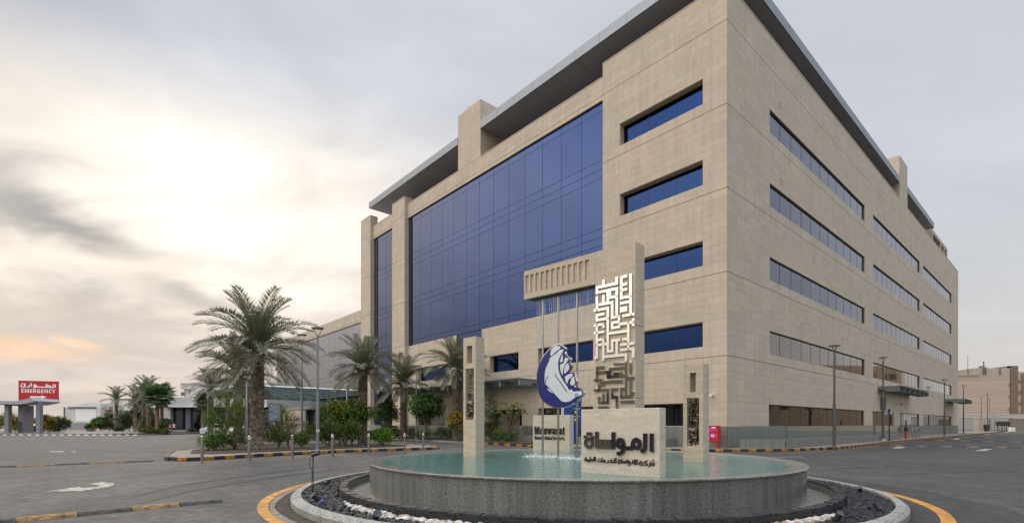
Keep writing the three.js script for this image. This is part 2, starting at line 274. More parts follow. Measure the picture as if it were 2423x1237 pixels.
struct('worn_mark', [sheet([[112, 1070], [118, 1067], [150, 1066.5], [148, 1070]].map(([x, y]) => at(x, y)), 0.005), sheet([[165, 1069.5], [168, 1067], [179, 1067], [177, 1069.5]].map(([x, y]) => at(x, y)), 0.005)], std(0.36, 0.33, 0.30, { map: asphaltTex }));
struct('lane_line', [dash([1075, 1051], [1092, 1051.6], 0.14)], M.paintW);

const tyre = std(0.058, 0.056, 0.054, { map: asphaltTex, roughness: 0.8 });
for (const [pts, w] of [[[[200, 1050], [300, 1056], [380, 1058], [450, 1075]], 0.5], [[[170, 1062], [280, 1069], [380, 1070], [480, 1096]], 0.35], [[[1905, 1078], [1990, 1074], [2080, 1072]], 0.4], [[[1960, 1110], [2060, 1106], [2160, 1110]], 0.35], [[[2120, 1124], [2240, 1117], [2420, 1114]], 0.3], [[[300, 1180], [420, 1150], [620, 1122], [820, 1098]], 0.22], [[[330, 1192], [460, 1160], [660, 1128], [850, 1103]], 0.22]]) {
  const c = new THREE.CatmullRomCurve3(pts.map((q) => at(...q))), n = 24, A = [], B = [];
  for (let i = 0; i <= n; i++) { const q = c.getPoint(i / n), d = c.getTangent(i / n), k = w / 2 * Math.sin(Math.PI * (0.06 + 0.88 * i / n)) * (1 + 0.6 * fbm(i * 0.5, w * 9, 3, 3)); A.push(new THREE.Vector3(q.x - d.z * k, 0, q.z + d.x * k)); B.push(new THREE.Vector3(q.x + d.z * k, 0, q.z - d.x * k)); }
  struct('tyre_mark', [sheet([...A, ...B.reverse()], 0.0035)], tyre);
}
// rubber strips across the lanes, alternating blocks
function strip(label, a, b, seg, w, hgt, ca, cb, group, nMax = 200) {
  const A = a.isVector3 ? a : at(...a), B = b.isVector3 ? b : at(...b), L = A.distanceTo(B), n = Math.min(nMax, Math.round(L / seg)), t = thing('traffic_strip', label, 'road strip', A, Math.atan2(-(B.z - A.z), B.x - A.x), group), sl = L / n;
  const prof = new THREE.Shape([[-w / 2, 0.001], [w / 2, 0.001], [w / 2 - 0.03, hgt * 0.7], [w * 0.2, hgt], [-w * 0.2, hgt], [-w / 2 + 0.03, hgt * 0.7]].map((p) => new THREE.Vector2(...p)));
  const g = new THREE.ExtrudeGeometry(prof, { depth: sl - 0.02, bevelEnabled: false }); g.rotateY(Math.PI / 2); const gg = uvm(g);
  for (let i = 0; i < n; i++) { const m = mesh('block', gg, i % 2 ? ca : cb, t); m.position.set(i * sl, 0, 0); m.rotation.set(0.01 * NZ.noise(i * 3.1, 0, 1), 0.012 * NZ.noise(i * 2.3, 4, 0), 0); }
  return t;
}
const woodY = std(0.40, 0.25, 0.10, { map: soilTex }), rubber = std(0.10, 0.098, 0.095, { map: soilTex }), woodY2 = std(0.36, 0.22, 0.10, { map: soilTex });
strip('weathered yellow and grey block strip in the road nearest the viewer, beside the yellow curve', [523, 1187], [-130, 1250], 0.72, 0.22, 0.06, woodY, rubber);
strip('worn yellow and grey block strip across the road by the first bollard', [362, 1091.5], [-60, 1108.5], 0.95, 0.20, 0.05, woodY2, rubber);
strip('nearest black and yellow strip across the side street', [2081, 1054.5], [2560, 1062.6], 0.66, 0.25, 0.05, woodY2, M.paintK);
strip('second black and yellow strip across the side street', [2186, 1041.6], [2560, 1048.6], 0.8, 0.25, 0.05, woodY2, M.paintK);
strip('third and farthest black and yellow strip across the side street', [2243, 1034.2], [2560, 1038.6], 1.0, 0.25, 0.05, woodY2, M.paintK);
strip('white and black block strip across the far road before the gate booth', atD(-60, 71), atD(325, 71), 0.58, 0.4, 0.07, M.white, rubber);

// kerbs: stones along a path, painted in turn
function path2(pts, step) { const c = new THREE.CatmullRomCurve3(pts.map(([x, d]) => rel(x, d)), false, 'catmullrom', 0.4), L = c.getLength(), n = Math.max(2, Math.round(L / step)); return c.getSpacedPoints(n); }
function kerb(label, pts, step, mats, h = 0.15, w = 0.16, near = 1e9) {
  const k = new THREE.Group(); k.name = numbered('kerb'); scene.add(k); tag(k, label, null, null, 'structure');
  const P = path2(pts, step), rest = [[], []];
  for (let i = 0; i + 1 < P.length; i++) {
    const a = P[i], b = P[i + 1], l = a.distanceTo(b), g = rbox(0.004, l - 0.004, 0, h, -w / 2, w / 2, 0.018, 1), far = Math.hypot(a.x, a.z) > near;
    const turn = Math.atan2(-(b.z - a.z), b.x - a.x), gg = uvm(g, i * 0.7);
    if (far) { gg.rotateY(turn); gg.translate(a.x, 0, a.z); rest[i % 2].push(gg); continue; }
    const m = mesh('kerb_stone', gg, mats[i % mats.length], k); m.position.copy(a); m.rotation.y = turn + 0.01 * NZ.noise(i * 1.7, 2, 2);
  }
  rest.forEach((r, i) => { if (r.length) mesh('far_kerb_stones', r, mats[i % mats.length], k).userData.kind = 'stuff'; });
  return k;
}
const YK = [M.paintY, M.paintK];
const worn = std(0.36, 0.23, 0.09, { map: soilTex });
const ISLAND = [[-12.9, 20.05], [-12.25, 20.95], [-11.35, 22.9], [-10.15, 24.45], [-9.05, 25.9], [-7.65, 27.1], [-6.55, 27.9], [-5.1, 28.9], [-4.45, 29.8], [-4.5, 30.7], [-6.3, 33.4], [-9.0, 36.0], [-13, 36.2], [-16.6, 33.4], [-17.6, 28], [-17.2, 25.6], [-14.6, 21.2], [-13.8, 20.3]];
kerb('yellow and black kerb along the planted palm island', [[-14.1, 20.75], [-13.5, 20.2], ...ISLAND.slice(0, 9)], 0.47, YK);
kerb('kerb at the back of the planted palm island', [...ISLAND.slice(9), [-14.1, 20.75]], 0.6, [worn, M.paintK]);
struct('island_pavement', slab(ISLAND.map(([x, d]) => [x + (-11.6 - x) * 0.012, d + (28 - d) * 0.012]), 0, 0.14), M.paver);
struct('island_soil', slab([[-13.4, 22.4], [-11.9, 24.4], [-10.3, 26.4], [-8.4, 28.6], [-6.6, 30.0], [-6.8, 32.6], [-9.3, 35.2], [-13, 35.4], [-16, 33], [-16.9, 28.5], [-16.4, 25.8], [-14.6, 22.8]], 0.1, 0.17), M.soil);
const RK = [[1.0, 32.7], [2.6, 30.6], [4.6, 28.9], [7.5, 27.55], [10.7, 27.1], [13.2, 27.2], [14.9, 27.4], [16.8, 28.3], [19.9, 30.4], [23.4, 33.6], onR(20, 3.15), onR(26, 3.05), onR(40, 3.0), onR(70, 3.0), onR(112, 3.0)];
kerb('yellow and black kerb around the corner of the large stone building', RK, 0.46, YK, 0.15, 0.16, 52);
const smooth = (pts, st) => path2(pts, st).map((p) => [p.x, -p.z]);
struct('pavement', slab([...smooth(RK, 1).map(([x, d], i) => [x, d + 0.05]), onR(112, -30), onL(0, -30), onL(14, -6), onL(14, 1.2), onL(9.6, 4.4)], 0, 0.14), std(0.30, 0.265, 0.25, { map: pavTex, roughness: 0.9 }));
struct('kerb_line', [(() => { const P = smooth(RK, 0.8), A = [], B = []; P.forEach(([x, d], i) => { const q = P[Math.min(i + 1, P.length - 1)], p = P[Math.max(i - 1, 0)], l = Math.hypot(q[0] - p[0], q[1] - p[1]), nx = (q[1] - p[1]) / l, nd = -(q[0] - p[0]) / l; A.push([x + nx * 0.2, d + nd * 0.2]); B.push([x + nx * 0.32, d + nd * 0.32]); }); return sheet([...A, ...B.reverse()], 0.005); })()], std(0.45, 0.24, 0.09, { map: asphaltTex }));
// bed along the glazed front
const BED = [onL(9.8, 4.4), onL(11.4, 4.75), onL(16, 4.7), onL(22, 4.4), onL(30, 4.1), onL(36, 3.9)];
kerb('kerb of the planting bed before the glazed front', [onL(9.4, 4.0), ...BED.slice(0, 3)], 0.62, YK);
kerb('pale stone edging of the planting bed before the glazed front', BED.slice(2), 0.5, [M.kerbGranite]);
struct('planting_bed', slab([...BED.map(([x, d]) => [x, d + 0.06]), onL(36.3, 1.75), onL(14.5, 1.75), onL(9.7, 3.9)], 0, 0.24), M.soil);
struct('forecourt', slab([onL(37, 6), onL(37, 0), onL(84, 0), onL(84, 6)], 0, 0.13), M.paver);
struct('far_verge', slab([[-84, 76], [-62, 76], [-58, 90], [-68, 150], [-110, 200], [-96, 130]], 0, 0.12), M.paver);
// ---------------------------------------------------------------- the large stone building
const H = thing('hospital_building', 'large beige limestone building with dark blue glazed front and grey roof canopy', 'building', [CORNER[0], 0, -CORNER[1]], Math.atan2(0.6625, 0.7491));
// boxes on its two faces: s along the face from the near corner, h up, o outwards. 'L' is the glazed front, 'R' the side street
const fb = (f, s0, s1, h0, h1, o0, o1) => f === 'L' ? box(-o1, -o0, h0, h1, -s1, -s0) : box(s0, s1, h0, h1, o0, o1);
const inHole = (holes, s, h) => holes.some((q) => s > q[0] && s < q[1] && h > q[2] && h < q[3]);
function backing(f, s0, s1, h0, h1, holes, o0, o1) { // wall body cut round its openings
  const S = [...new Set([s0, s1, ...holes.flatMap((q) => [q[0], q[1]])])].filter((v) => v >= s0 && v <= s1).sort((a, b) => a - b), Y = [...new Set([h0, h1, ...holes.flatMap((q) => [q[2], q[3]])])].filter((v) => v >= h0 && v <= h1).sort((a, b) => a - b), out = [];
  for (let i = 0; i + 1 < S.length; i++) { let y = null; for (let j = 0; j + 1 < Y.length; j++) { const hole = inHole(holes, (S[i] + S[i + 1]) / 2, (Y[j] + Y[j + 1]) / 2); if (!hole && y === null) y = Y[j]; if (y !== null && (hole || j + 2 === Y.length)) { out.push(fb(f, S[i], S[i + 1], y, hole ? Y[j] : Y[j + 1], o0, o1)); y = null; } } }
  return out;
}
// courses: their edges follow the storeys and the window heads and sills
const COURSE = [1.35, 1.817, 2.283, 2.75];
for (let i = 1; i <= 6; i++) COURSE.push(2.75 + (5.34 - 2.75) * i / 6);
const JOINT = [5.34];
for (let k = 0; k < 4; k++) { const b = 5.34 + 4.7 * k; COURSE.push(b + 0.62, b + 1.11, b + 1.60, b + 2.09); for (let i = 1; i <= 6; i++) COURSE.push(b + 2.09 + 2.61 * i / 6); JOINT.push(b + 4.7); }
for (let i = 1; i <= 16; i++) COURSE.push(24.14 + 0.432 * i);
const stones = [], rs = rng(5);
function clad(f, s0, s1, h0, h1, holes = [], off = 0) {
  for (let c = 0; c + 1 < COURSE.length; c++) {
    const a = Math.max(COURSE[c], h0), b = Math.min(COURSE[c + 1], h1); if (b - a < 0.08) continue;
    const mid = (a + b) / 2, cuts = holes.filter((q) => mid > q[2] && mid < q[3]).sort((p, q) => p[0] - q[0]); let s = s0; const spans = [];
    for (const q of cuts) { if (q[0] > s) spans.push([s, Math.min(q[0], s1)]); s = Math.max(s, q[1]); } if (s < s1) spans.push([s, s1]);
    const jb = JOINT.some((j) => Math.abs(a - j) < 0.02) ? 0.016 : 0.003, jt = JOINT.some((j) => Math.abs(b - j) < 0.02) ? 0.016 : 0.003;
    for (const [p, q] of spans) { let x = p; while (x < q - 0.01) { let w = mix(0.8, 1.7, rs()); if (q - x - w < 0.4) w = q - x; stones.push({ f, s0: x + 0.0022, s1: x + w - 0.0022, h0: a + jb, h1: b - jt, off }); x += w; } }
  }
}
function stoneGeo(q, r) {
  const g = uvm(fb(q.f, q.s0, q.s1, q.h0, q.h1, q.off - 0.05, q.off + 0.003 * (r() - 0.5)), q.f === 'L' ? 3.3 : 0);
  const patch = 0.05 * fbm(q.s0 * 0.35, q.h0 * 0.4, q.f === 'L' ? 3 : 8, 3), t = 0.99 + 0.10 * (r() - 0.5) + patch, w = (r() - 0.5) * 0.05 + patch * 0.4, k = [0.555, 0.49, 0.405];
  return tintG(g, [k[0] * t * (1 + w), k[1] * t, k[2] * t * (1 - w)]);
}
const row = (k) => [5.34 + 4.7 * k + 0.62, 5.34 + 4.7 * k + 2.09];
const winR = [], winL = [];
for (const [a, b] of [[5.85, 27.2], [30.0, 51.1], [53.1, 74.3]]) for (let k = 0; k < 4; k++) winR.push([a, b, ...row(k), k ? 'grey' : 'low']);
winR.push([5.72, 27.0, 1.35, 2.75, 'dark'], [29.8, 37.6, 1.35, 2.75, 'dark'], [41.2, 50.9, 1.35, 2.75, 'dark'], [53.1, 74.1, 1.35, 2.75, 'dark']);
for (let k = 0; k < 4; k++) winL.push([1.43, 7.29, ...row(k), 'deep']);
winL.push([1.43, 7.29, 1.35, 2.75, 'dark']);
const winL2 = [[9.6, 15.14, ...row(0), 'deep'], [17.41, 21.15, ...row(0), 'deep'], [9.6, 15.14, 1.35, 2.75, 'dark'], [17.0, 21.05, 1.35, 2.75, 'dark']];
const winL3 = [[27.5, 33.3, ...row(0), 'deep'], [28.1, 33.2, 1.35, 2.75, 'dark']];
// side street face, near corner block, lower walls of the front
clad('R', 0.052, 80.6, 1.35, 26.2, winR); mesh('wall', backing('R', 0.3, 80.6, 0.1, 26.15, winR, -0.35, -0.045), M.backing, H);
clad('L', 0, 8.72, 1.35, 26.28, winL); mesh('wall', backing('L', 0.3, 8.72, 0.1, 26.23, winL, -0.55, -0.045), M.backing, H);
clad('L', 8.72, 22.28, 1.35, 9.96, winL2, -0.05); mesh('wall', backing('L', 8.72, 22.28, 0.1, 9.95, winL2, -0.6, -0.1), M.backing, H);
clad('L', 26.2, 35.3, 1.35, 9.96, winL3, -0.05); mesh('wall', backing('L', 26.2, 35.3, 0.1, 9.95, winL3, -0.6, -0.1), M.backing, H);
clad('L', 8.72, 35.3, 23.83, 25.35); clad('L', 38.1, 43.5, 23.83, 25.35); mesh('wall', [fb('L', 8.72, 46, 23.8, 25.3, -0.55, -0.045), fb('L', 8.72, 46, 9.4, 9.94, -0.9, -0.62)], M.backing, H);
clad('L', 35.3, 38.1, 1.35, 26.1, [], 0.35); clad('L', 43.5, 46.1, 1.35, 26.6, [], 0.35); clad('R', -0.3, 0.6, 1.35, 26.1, [], -35.3); clad('R', -0.3, 0.6, 1.35, 26.6, [], -43.5);
mesh('pillar', [fb('L', 35.352, 38.1, 0.1, 26.08, -0.6, 0.3)], M.reveal, H); mesh('pillar', [fb('L', 43.552, 46.1, 0.1, 26.58, -0.6, 0.3)], M.reveal, H);
clad('L', 22.41, 25.85, 25.35, 30.55, [], 0.004); clad('R', 0.055, 4.4, 25.4, 30.55, [], -22.41);
const tw = mesh('roof_tower', [box(0.052, 4.4, 25.3, 30.53, -25.85, -22.462)], M.reveal, H); mesh('antenna', [cyl(0.015, 0.01, 1.1, 6, 0.8, 30.5, -25.3), cyl(0.05, 0.05, 0.06, 6, 0.8, 31.5, -25.3)], M.lampGrey, tw);
clad('R', 40.63, 44.39, 26.2, 30.95, [], 0.004); clad('L', 0.055, 4.4, 26.2, 30.95, [], -40.63);
mesh('roof_tower', [box(40.682, 44.39, 26.1, 30.93, -4.4, -0.05)], M.reveal, H);
// stone frame on the far end of the roof
mesh('roof_frame', [box(60.9, 72.9, 27.75, 28.25, -4, -0.3), box(60.9, 61.5, 26.1, 27.75, -0.9, -0.3), box(60.9, 61.5, 26.1, 27.75, -4, -3.4), box(67.2, 67.9, 26.1, 27.75, -0.9, -0.3), box(72.2, 72.9, 26.1, 27.75, -0.9, -0.3), box(72.2, 72.9, 26.1, 27.75, -4, -3.4), box(70, 70.5, 26.1, 27.75, -0.9, -0.3)].map((g) => uvm(g)), M.reveal, H);
mesh('roof_duct', [rbox(63, 66.5, 26.1, 27.4, -3.4, -1.4, 0.1, 2), rbox(68.2, 69.8, 26.1, 27.2, -3.2, -1.6, 0.1, 2)], M.fascia, H);
// body behind the faces, plinth, parapet caps
mesh('core', [box(0.62, 80.2, 0.1, 25.2, -46, -0.62), box(0.9, 60, 0.1, 15.7, -84, -46)], M.backing, H);
mesh('coping', [fb('R', -0.01, 40.6, 26.2, 26.28, -0.5, 0.02), fb('R', 44.4, 80.62, 26.2, 26.28, -0.5, 0.02), fb('L', 0.03, 8.73, 26.285, 26.35, -0.5, 0.02), fb('L', 8.75, 22.4, 25.35, 25.43, -0.5, 0.02), fb('L', 25.86, 35.28, 25.35, 25.43, -0.5, 0.02), fb('L', 38.12, 43.48, 25.35, 25.43, -0.5, 0.02), fb('L', 35.28, 38.12, 26.1, 26.17, -0.6, 0.37), fb('L', 43.48, 46.12, 26.6, 26.67, -0.6, 0.37)].map((g) => uvm(g)), M.reveal, H);
for (const [f, a, b] of [['R', 0.05, 80.6], ['L', 0, 8.72], ['L', 8.74, 22.28], ['L', 26.2, 35.3]]) { const n = Math.max(3, Math.round((b - a) / 1.5)), w = (b - a) / n; for (let i = 0; i < n; i++) for (const [h0, h1] of [[0.12, 0.70], [0.71, 1.345]]) mesh('plinth_slab', uvm(fb(f, a + i * w + 0.004, a + (i + 1) * w - 0.004, h0, h1, -0.06, 0.035 - (h0 > 0.5 ? 0.004 : 0))), M.granitePlinth, H); }
// windows: frame with its panes
const rw = rng(31);
const gGrey = [0, 1, 2].map((i) => std(0.092 + 0.012 * i, 0.104 + 0.012 * i, 0.15 + 0.012 * i, { metalness: 1, roughness: 0.07 + 0.02 * i })), gLow = std(0.20, 0.18, 0.18, { metalness: 1, roughness: 0.05 });
function windowOn(f, [a, b, h0, h1, kind], rec, off = 0) {
  const o = off - rec, n = Math.max(2, Math.round((b - a) / 1.94)), w = (b - a) / n, fr = [fb(f, a, b, h1 - 0.07, h1 - 0.004, o - 0.08, o + 0.03), fb(f, a, b, h0 + 0.004, h0 + 0.05, o - 0.08, o + 0.03), fb(f, a, a + 0.06, h0 + 0.05, h1 - 0.07, o - 0.08, o + 0.03), fb(f, b - 0.06, b, h0 + 0.05, h1 - 0.07, o - 0.08, o + 0.03), fb(f, a - 0.05, b + 0.05, h0 - 0.05, h1 + 0.05, o - 0.16, o - 0.1)];
  for (let i = 1; i < n; i++) fr.push(fb(f, a + i * w - 0.012, a + i * w + 0.012, h0 + 0.05, h1 - 0.07, o - 0.06, o + 0.012));
  const wm = mesh('window', fr, M.frame, H);
  for (let i = 0; i < n; i++) {
    const g = fb(f, -w / 2 + 0.016, w / 2 - 0.016, h0 + 0.05, h1 - 0.07, -0.012, 0.002), p = mesh('pane', g, { grey: gGrey[(rw() * 3) | 0], low: gLow, deep: M.glassDeep, dark: M.glassDark }[kind], wm), s = a + (i + 0.5) * w;
    if (f === 'L') p.position.set(-o, 0, -s); else p.position.set(s, 0, o); p.rotation.y = (rw() - 0.5) * 0.006;
  }
  // reveals of the deep openings
  if (rec > 0.2) mesh('reveal', [fb(f, a - 0.001, a + 0.03, h0, h1, o + 0.03, off - 0.055), fb(f, b - 0.03, b + 0.001, h0, h1, o + 0.03, off - 0.055), fb(f, a + 0.03, b - 0.03, h1 - 0.03, h1 + 0.001, o + 0.03, off - 0.055), fb(f, a + 0.03, b - 0.03, h0 - 0.001, h0 + 0.03, o + 0.03, off - 0.055)].map((g) => uvm(g)), M.reveal, H);
}
winR.forEach((q) => windowOn('R', q, 0.13)); winL.forEach((q) => windowOn('L', q, 0.46)); winL2.forEach((q) => windowOn('L', q, 0.46, -0.05)); winL3.forEach((q) => windowOn('L', q, 0.46, -0.05));
// curtain wall, pane by pane
const rg = rng(12), gB = [0, 1, 2].map((i) => phy(0.009 + 0.001 * i, 0.027 + 0.0015 * i, 0.104 + 0.003 * i, { metalness: 1, roughness: 0.04 + 0.012 * i, clearcoat: 0.5, clearcoatRoughness: 0.02 })), gBd = std(0.075, 0.10, 0.27, { metalness: 1, roughness: 0.06 });
function glazing(a, b, colW, rows, off, skip) {
  const n = Math.round((b - a) / colW), w = (b - a) / n, h0 = rows[0], h1 = rows[rows.length - 1];
  mesh('mullion_grid', [fb('L', a, b, h0, h1, off - 0.12, off - 0.05)], M.frame, H);
  for (let i = 0; i < n; i++) for (let j = 0; j + 1 < rows.length; j++) {
    if (skip && skip(i, j)) continue;
    const thin = rows[j + 1] - rows[j] < 1, p = mesh('glass_panel', fb('L', -w / 2 + 0.014, w / 2 - 0.014, -(rows[j + 1] - rows[j]) / 2 + 0.014, (rows[j + 1] - rows[j]) / 2 - 0.014, -0.03, 0), thin ? gB[2] : gB[(rg() * 3) | 0], H);
    p.position.set(-off, (rows[j] + rows[j + 1]) / 2, -(a + (i + 0.5) * w)); p.rotation.y = (rg() - 0.5) * 0.007; p.rotation.z = (rg() - 0.5) * 0.004;
  }
}
const ROWS = [9.98, 10.55, 13.9, 14.48, 15.08, 18.58, 19.19, 19.80, 23.22, 23.83];
glazing(8.73, 34.8, 1.94, ROWS, -0.16); glazing(22.3, 26.2, 1.94, [5.6, 9.3, 9.96], -0.16); mesh('dark_strip', [fb('L', 34.82, 35.29, 9.98, 23.82, -0.3, -0.16)], M.frame, H);
glazing(38.12, 42.75, 1.94, [0.2, 4.4, 5.0, 9.3, 9.96, 10.55, 13.9, 14.48, 15.08, 18.58, 19.19, 19.80, 23.22, 23.83], -0.16); mesh('dark_strip', [fb('L', 42.77, 43.49, 0.2, 23.82, -0.3, -0.16)], M.frame, H);
// low wing beyond the pillars
clad('L', 46.1, 82, 14.5, 16.0, [], -0.2); mesh('wall', [fb('L', 46.1, 82, 14.4, 15.98, -0.9, -0.25), fb('L', 46.1, 82, 3.9, 4.3, -0.7, -0.2)], M.backing, H);
const gW = std(0.29, 0.30, 0.345, { metalness: 1, roughness: 0.12 });
{ const rr = [4.3, 7.6, 8.2, 11.4, 14.5]; mesh('mullion_grid', [fb('L', 46.1, 82, 4.3, 14.4, -0.5, -0.4)], M.frame, H); for (let i = 0; i < 18; i++) for (let j = 0; j < 4; j++) { const w = 35.9 / 18, p = mesh('glass_panel', fb('L', -w / 2 + 0.015, w / 2 - 0.015, rr[j] + 0.015, rr[j + 1] - 0.015, -0.03, 0), gW, H); p.position.set(0.34, 0, -(46.1 + (i + 0.5) * w)); p.rotation.y = (rg() - 0.5) * 0.003; }
  for (let i = 0; i < 18; i++) { const w = 35.9 / 18, p = mesh('glass_panel', fb('L', -w / 2 + 0.02, w / 2 - 0.02, 0.15, 3.88, -0.03, 0), M.glassDark, H); p.position.set(0.34, 0, -(46.1 + (i + 0.5) * w)); } }
// stones: the largest in view one by one, the rest as one part
{
  const r = rng(9), proj = (q) => { const c = q.f === 'L' ? onL((q.s0 + q.s1) / 2, q.off) : [CORNER[0] + RD[0] * (q.s0 + q.s1) / 2 + NR[0] * q.off, CORNER[1] + RD[1] * (q.s0 + q.s1) / 2 + NR[1] * q.off]; const N = q.f === 'L' ? NL : NR, l = Math.hypot(...c), cs = -(c[0] * N[0] + c[1] * N[1]) / l, x = c[0] / c[1] * F + CX, y = HZ - ((q.h0 + q.h1) / 2 - EYE) / c[1] * F; return x > 0 && x < 2423 && y > 0 && y < 1237 && cs > 0 ? (q.s1 - q.s0) * (q.h1 - q.h0) * cs / (c[1] * c[1]) : 0; };
  stones.forEach((q) => { q.a = proj(q); }); stones.sort((p, q) => q.a - p.a);
  stones.slice(0, 300).forEach((q) => mesh('stone_block', stoneGeo(q, r), M.stone, H));
  mesh('stone_cladding', stones.slice(300).map((q) => stoneGeo(q, r)), M.stone, H).userData.kind = 'stuff';
}
// roof canopy: fascia and soffit panels
function fin(f, a, b, h0 = 27.9, h1 = 28.62, deep = 4.6, from = a) {
  const n = Math.round((b - a) / 2.3), w = (b - a) / n;
  for (let i = 0; i < n; i++) {
    const s0 = a + i * w + 0.008, s1 = a + (i + 1) * w - 0.008;
    mesh('fascia_panel', fb(f, s0, s1, h0, h1, -0.05, 0.02 + 0.004 * (rg() - 0.5)), M.fascia, H);
    if (s1 > from + 0.1) mesh('soffit_panel', fb(f, Math.max(s0, from) + 0.004, s1 - 0.004, h0 + 0.01, h0 + 0.05, -deep, -0.06), M.soffit, H);
  }
  mesh('roof_deck', [fb(f, from + 0.02, b - 0.02, h0 + 0.06, h1 - 0.03, -deep, -0.06)], M.soffit, H);
}
fin('L', 0.07, 22.38); fin('L', 25.88, 44.6); fin('R', 0.055, 40.55, 27.9, 28.62, 4.6, 4.62); fin('R', 44.42, 60.2, 28.0, 28.72);
mesh('penthouse', [box(4.7, 36, 25.2, 27.85, -42, -4.7), box(36, 56, 26.0, 27.9, -30, -5.0)], std(0.12, 0.12, 0.12), H);
mesh('roof_sheet', [box(0.7, 80, 25.2, 25.3, -46, -0.6)], M.conc, H);
// vents with slanted slots
for (const [s, h] of [[7.5, 22.55], [7.75, 17.6], [21.6, 22.6], [21.4, 17.9], [33.8, 22.5], [33.9, 17.8], [11.5, 8.6], [20.6, 8.5], [31, 8.6], [46, 22.4], [46.3, 17.8], [44, 12.9], [31.5, 12.9]]) {
  const v = mesh('vent', [box(s - 0.27, s + 0.27, h - 0.22, h + 0.22, 0.003, 0.016)], std(0.5, 0.46, 0.39), H);
  const sl = mesh('vent_slot', [0, 1, 2].map((i) => bar([s - 0.22 + i * 0.15, h + 0.12, 0.017], [s - 0.08 + i * 0.15, h - 0.12, 0.017], 0.035, 0.006)), M.frame, v);
}
// glass canopies over the doors
function doorCanopy(f, a, b, h, proj, nb) {
  const c = mesh('door_canopy', [fb(f, a + 0.3, b - 0.3, h - 0.42, h - 0.12, proj * 0.45, proj * 0.45 + 0.18), fb(f, a + 0.3, b - 0.3, h - 0.34, h - 0.1, 0.02, 0.16)], M.canopySteel, H), w = (b - a) / nb;
  for (let i = 0; i <= nb; i++) { const s = cl(a + i * w, a + 0.12, b - 0.12); mesh('bracket', [fb(f, s - 0.09, s + 0.09, h - 0.5, h - 0.04, proj * 0.5 - 0.3, proj - 0.15), fb(f, s - 0.07, s + 0.07, h - 0.3, h - 0.04, 0.05, proj * 0.5 - 0.3)], M.canopySteel, c); }
  for (let i = 0; i < nb; i++) mesh('glass_sheet', fb(f, a + i * w + 0.02, a + (i + 1) * w - 0.02, h, h + 0.025, 0.05, proj), M.glassGrey2, c);
}
doorCanopy('R', 31.5, 45.4, 5.15, 1.9, 6); doorCanopy('R', 68, 76, 5.15, 2.3, 4); doorCanopy('L', 14.8, 34, 4.95, 2.3, 8);
// camera and wall lights
mesh('wall_camera', [new THREE.SphereGeometry(0.09, 12, 8).translate(-0.28, 3.1, -0.82), box(-0.3, 0.0, 3.12, 3.2, -0.88, -0.76), cyl(0.1, 0.1, 0.1, 12, -0.26, 3.09, -0.82)], M.white, H);
mesh('wall_camera', [new THREE.SphereGeometry(0.1, 8, 6).translate(38.6, 3.6, 0.6), bar([38.6, 3.68, 0], [38.6, 3.68, 0.6], 0.05)], M.frameGrey, H);
mesh('wall_sign', [box(32.6, 34.4, 2.9, 4.2, 0.01, 0.08)], std(0.10, 0.085, 0.075), H);
const door = mesh('door', [box(37.7, 41.1, 0.14, 2.75, -0.2, -0.13)], M.glassDark, H); mesh('door_frame', [box(37.62, 37.74, 0.14, 2.8, -0.2, 0.06), box(41.06, 41.18, 0.14, 2.8, -0.2, 0.06), box(39.36, 39.44, 0.14, 2.75, -0.2, -0.1)], M.frameGrey, door);
// porte-cochère: glass roof on steel beams, far along the front
{
  const a = 46, b = 66, p = 14, h = 5.75, c = mesh('entrance_canopy', [fb('L', a, a + 0.25, h - 0.6, h - 0.08, 0.1, p), fb('L', b - 0.25, b, h - 0.6, h - 0.08, 0.1, p), fb('L', a, b, h - 0.6, h - 0.08, p - 0.25, p), fb('L', a, b, h - 0.6, h - 0.08, 0.1, 0.35)], M.canopySteel, H);
  for (let i = 1; i < 7; i++) mesh('beam', [fb('L', a + 0.25, b - 0.25, h - 0.42, h - 0.08, i * 2 - 0.08, i * 2 + 0.08)], M.canopySteel, c);
  for (let i = 1; i < 5; i++) mesh('beam', [fb('L', a + i * 4 - 0.1, a + i * 4 + 0.1, h - 0.3, h - 0.06, 0.36, p - 0.26)], M.canopySteel, c);
  for (let i = 0; i < 10; i++) for (let j = 0; j < 7; j++) mesh('glass_sheet', fb('L', a + i * 2 + 0.02, a + i * 2 + 1.98, h, h + 0.03, j * 2 + 0.02, j * 2 + 1.98), M.glassGreen, c);
  for (const [s, o] of [[47, 13], [65, 13], [56, 13], [47, 4]]) mesh('column', [cyl(0.22, 0.22, h - 0.7, 14, -o, 0.1, -s)], M.conc, c);
}
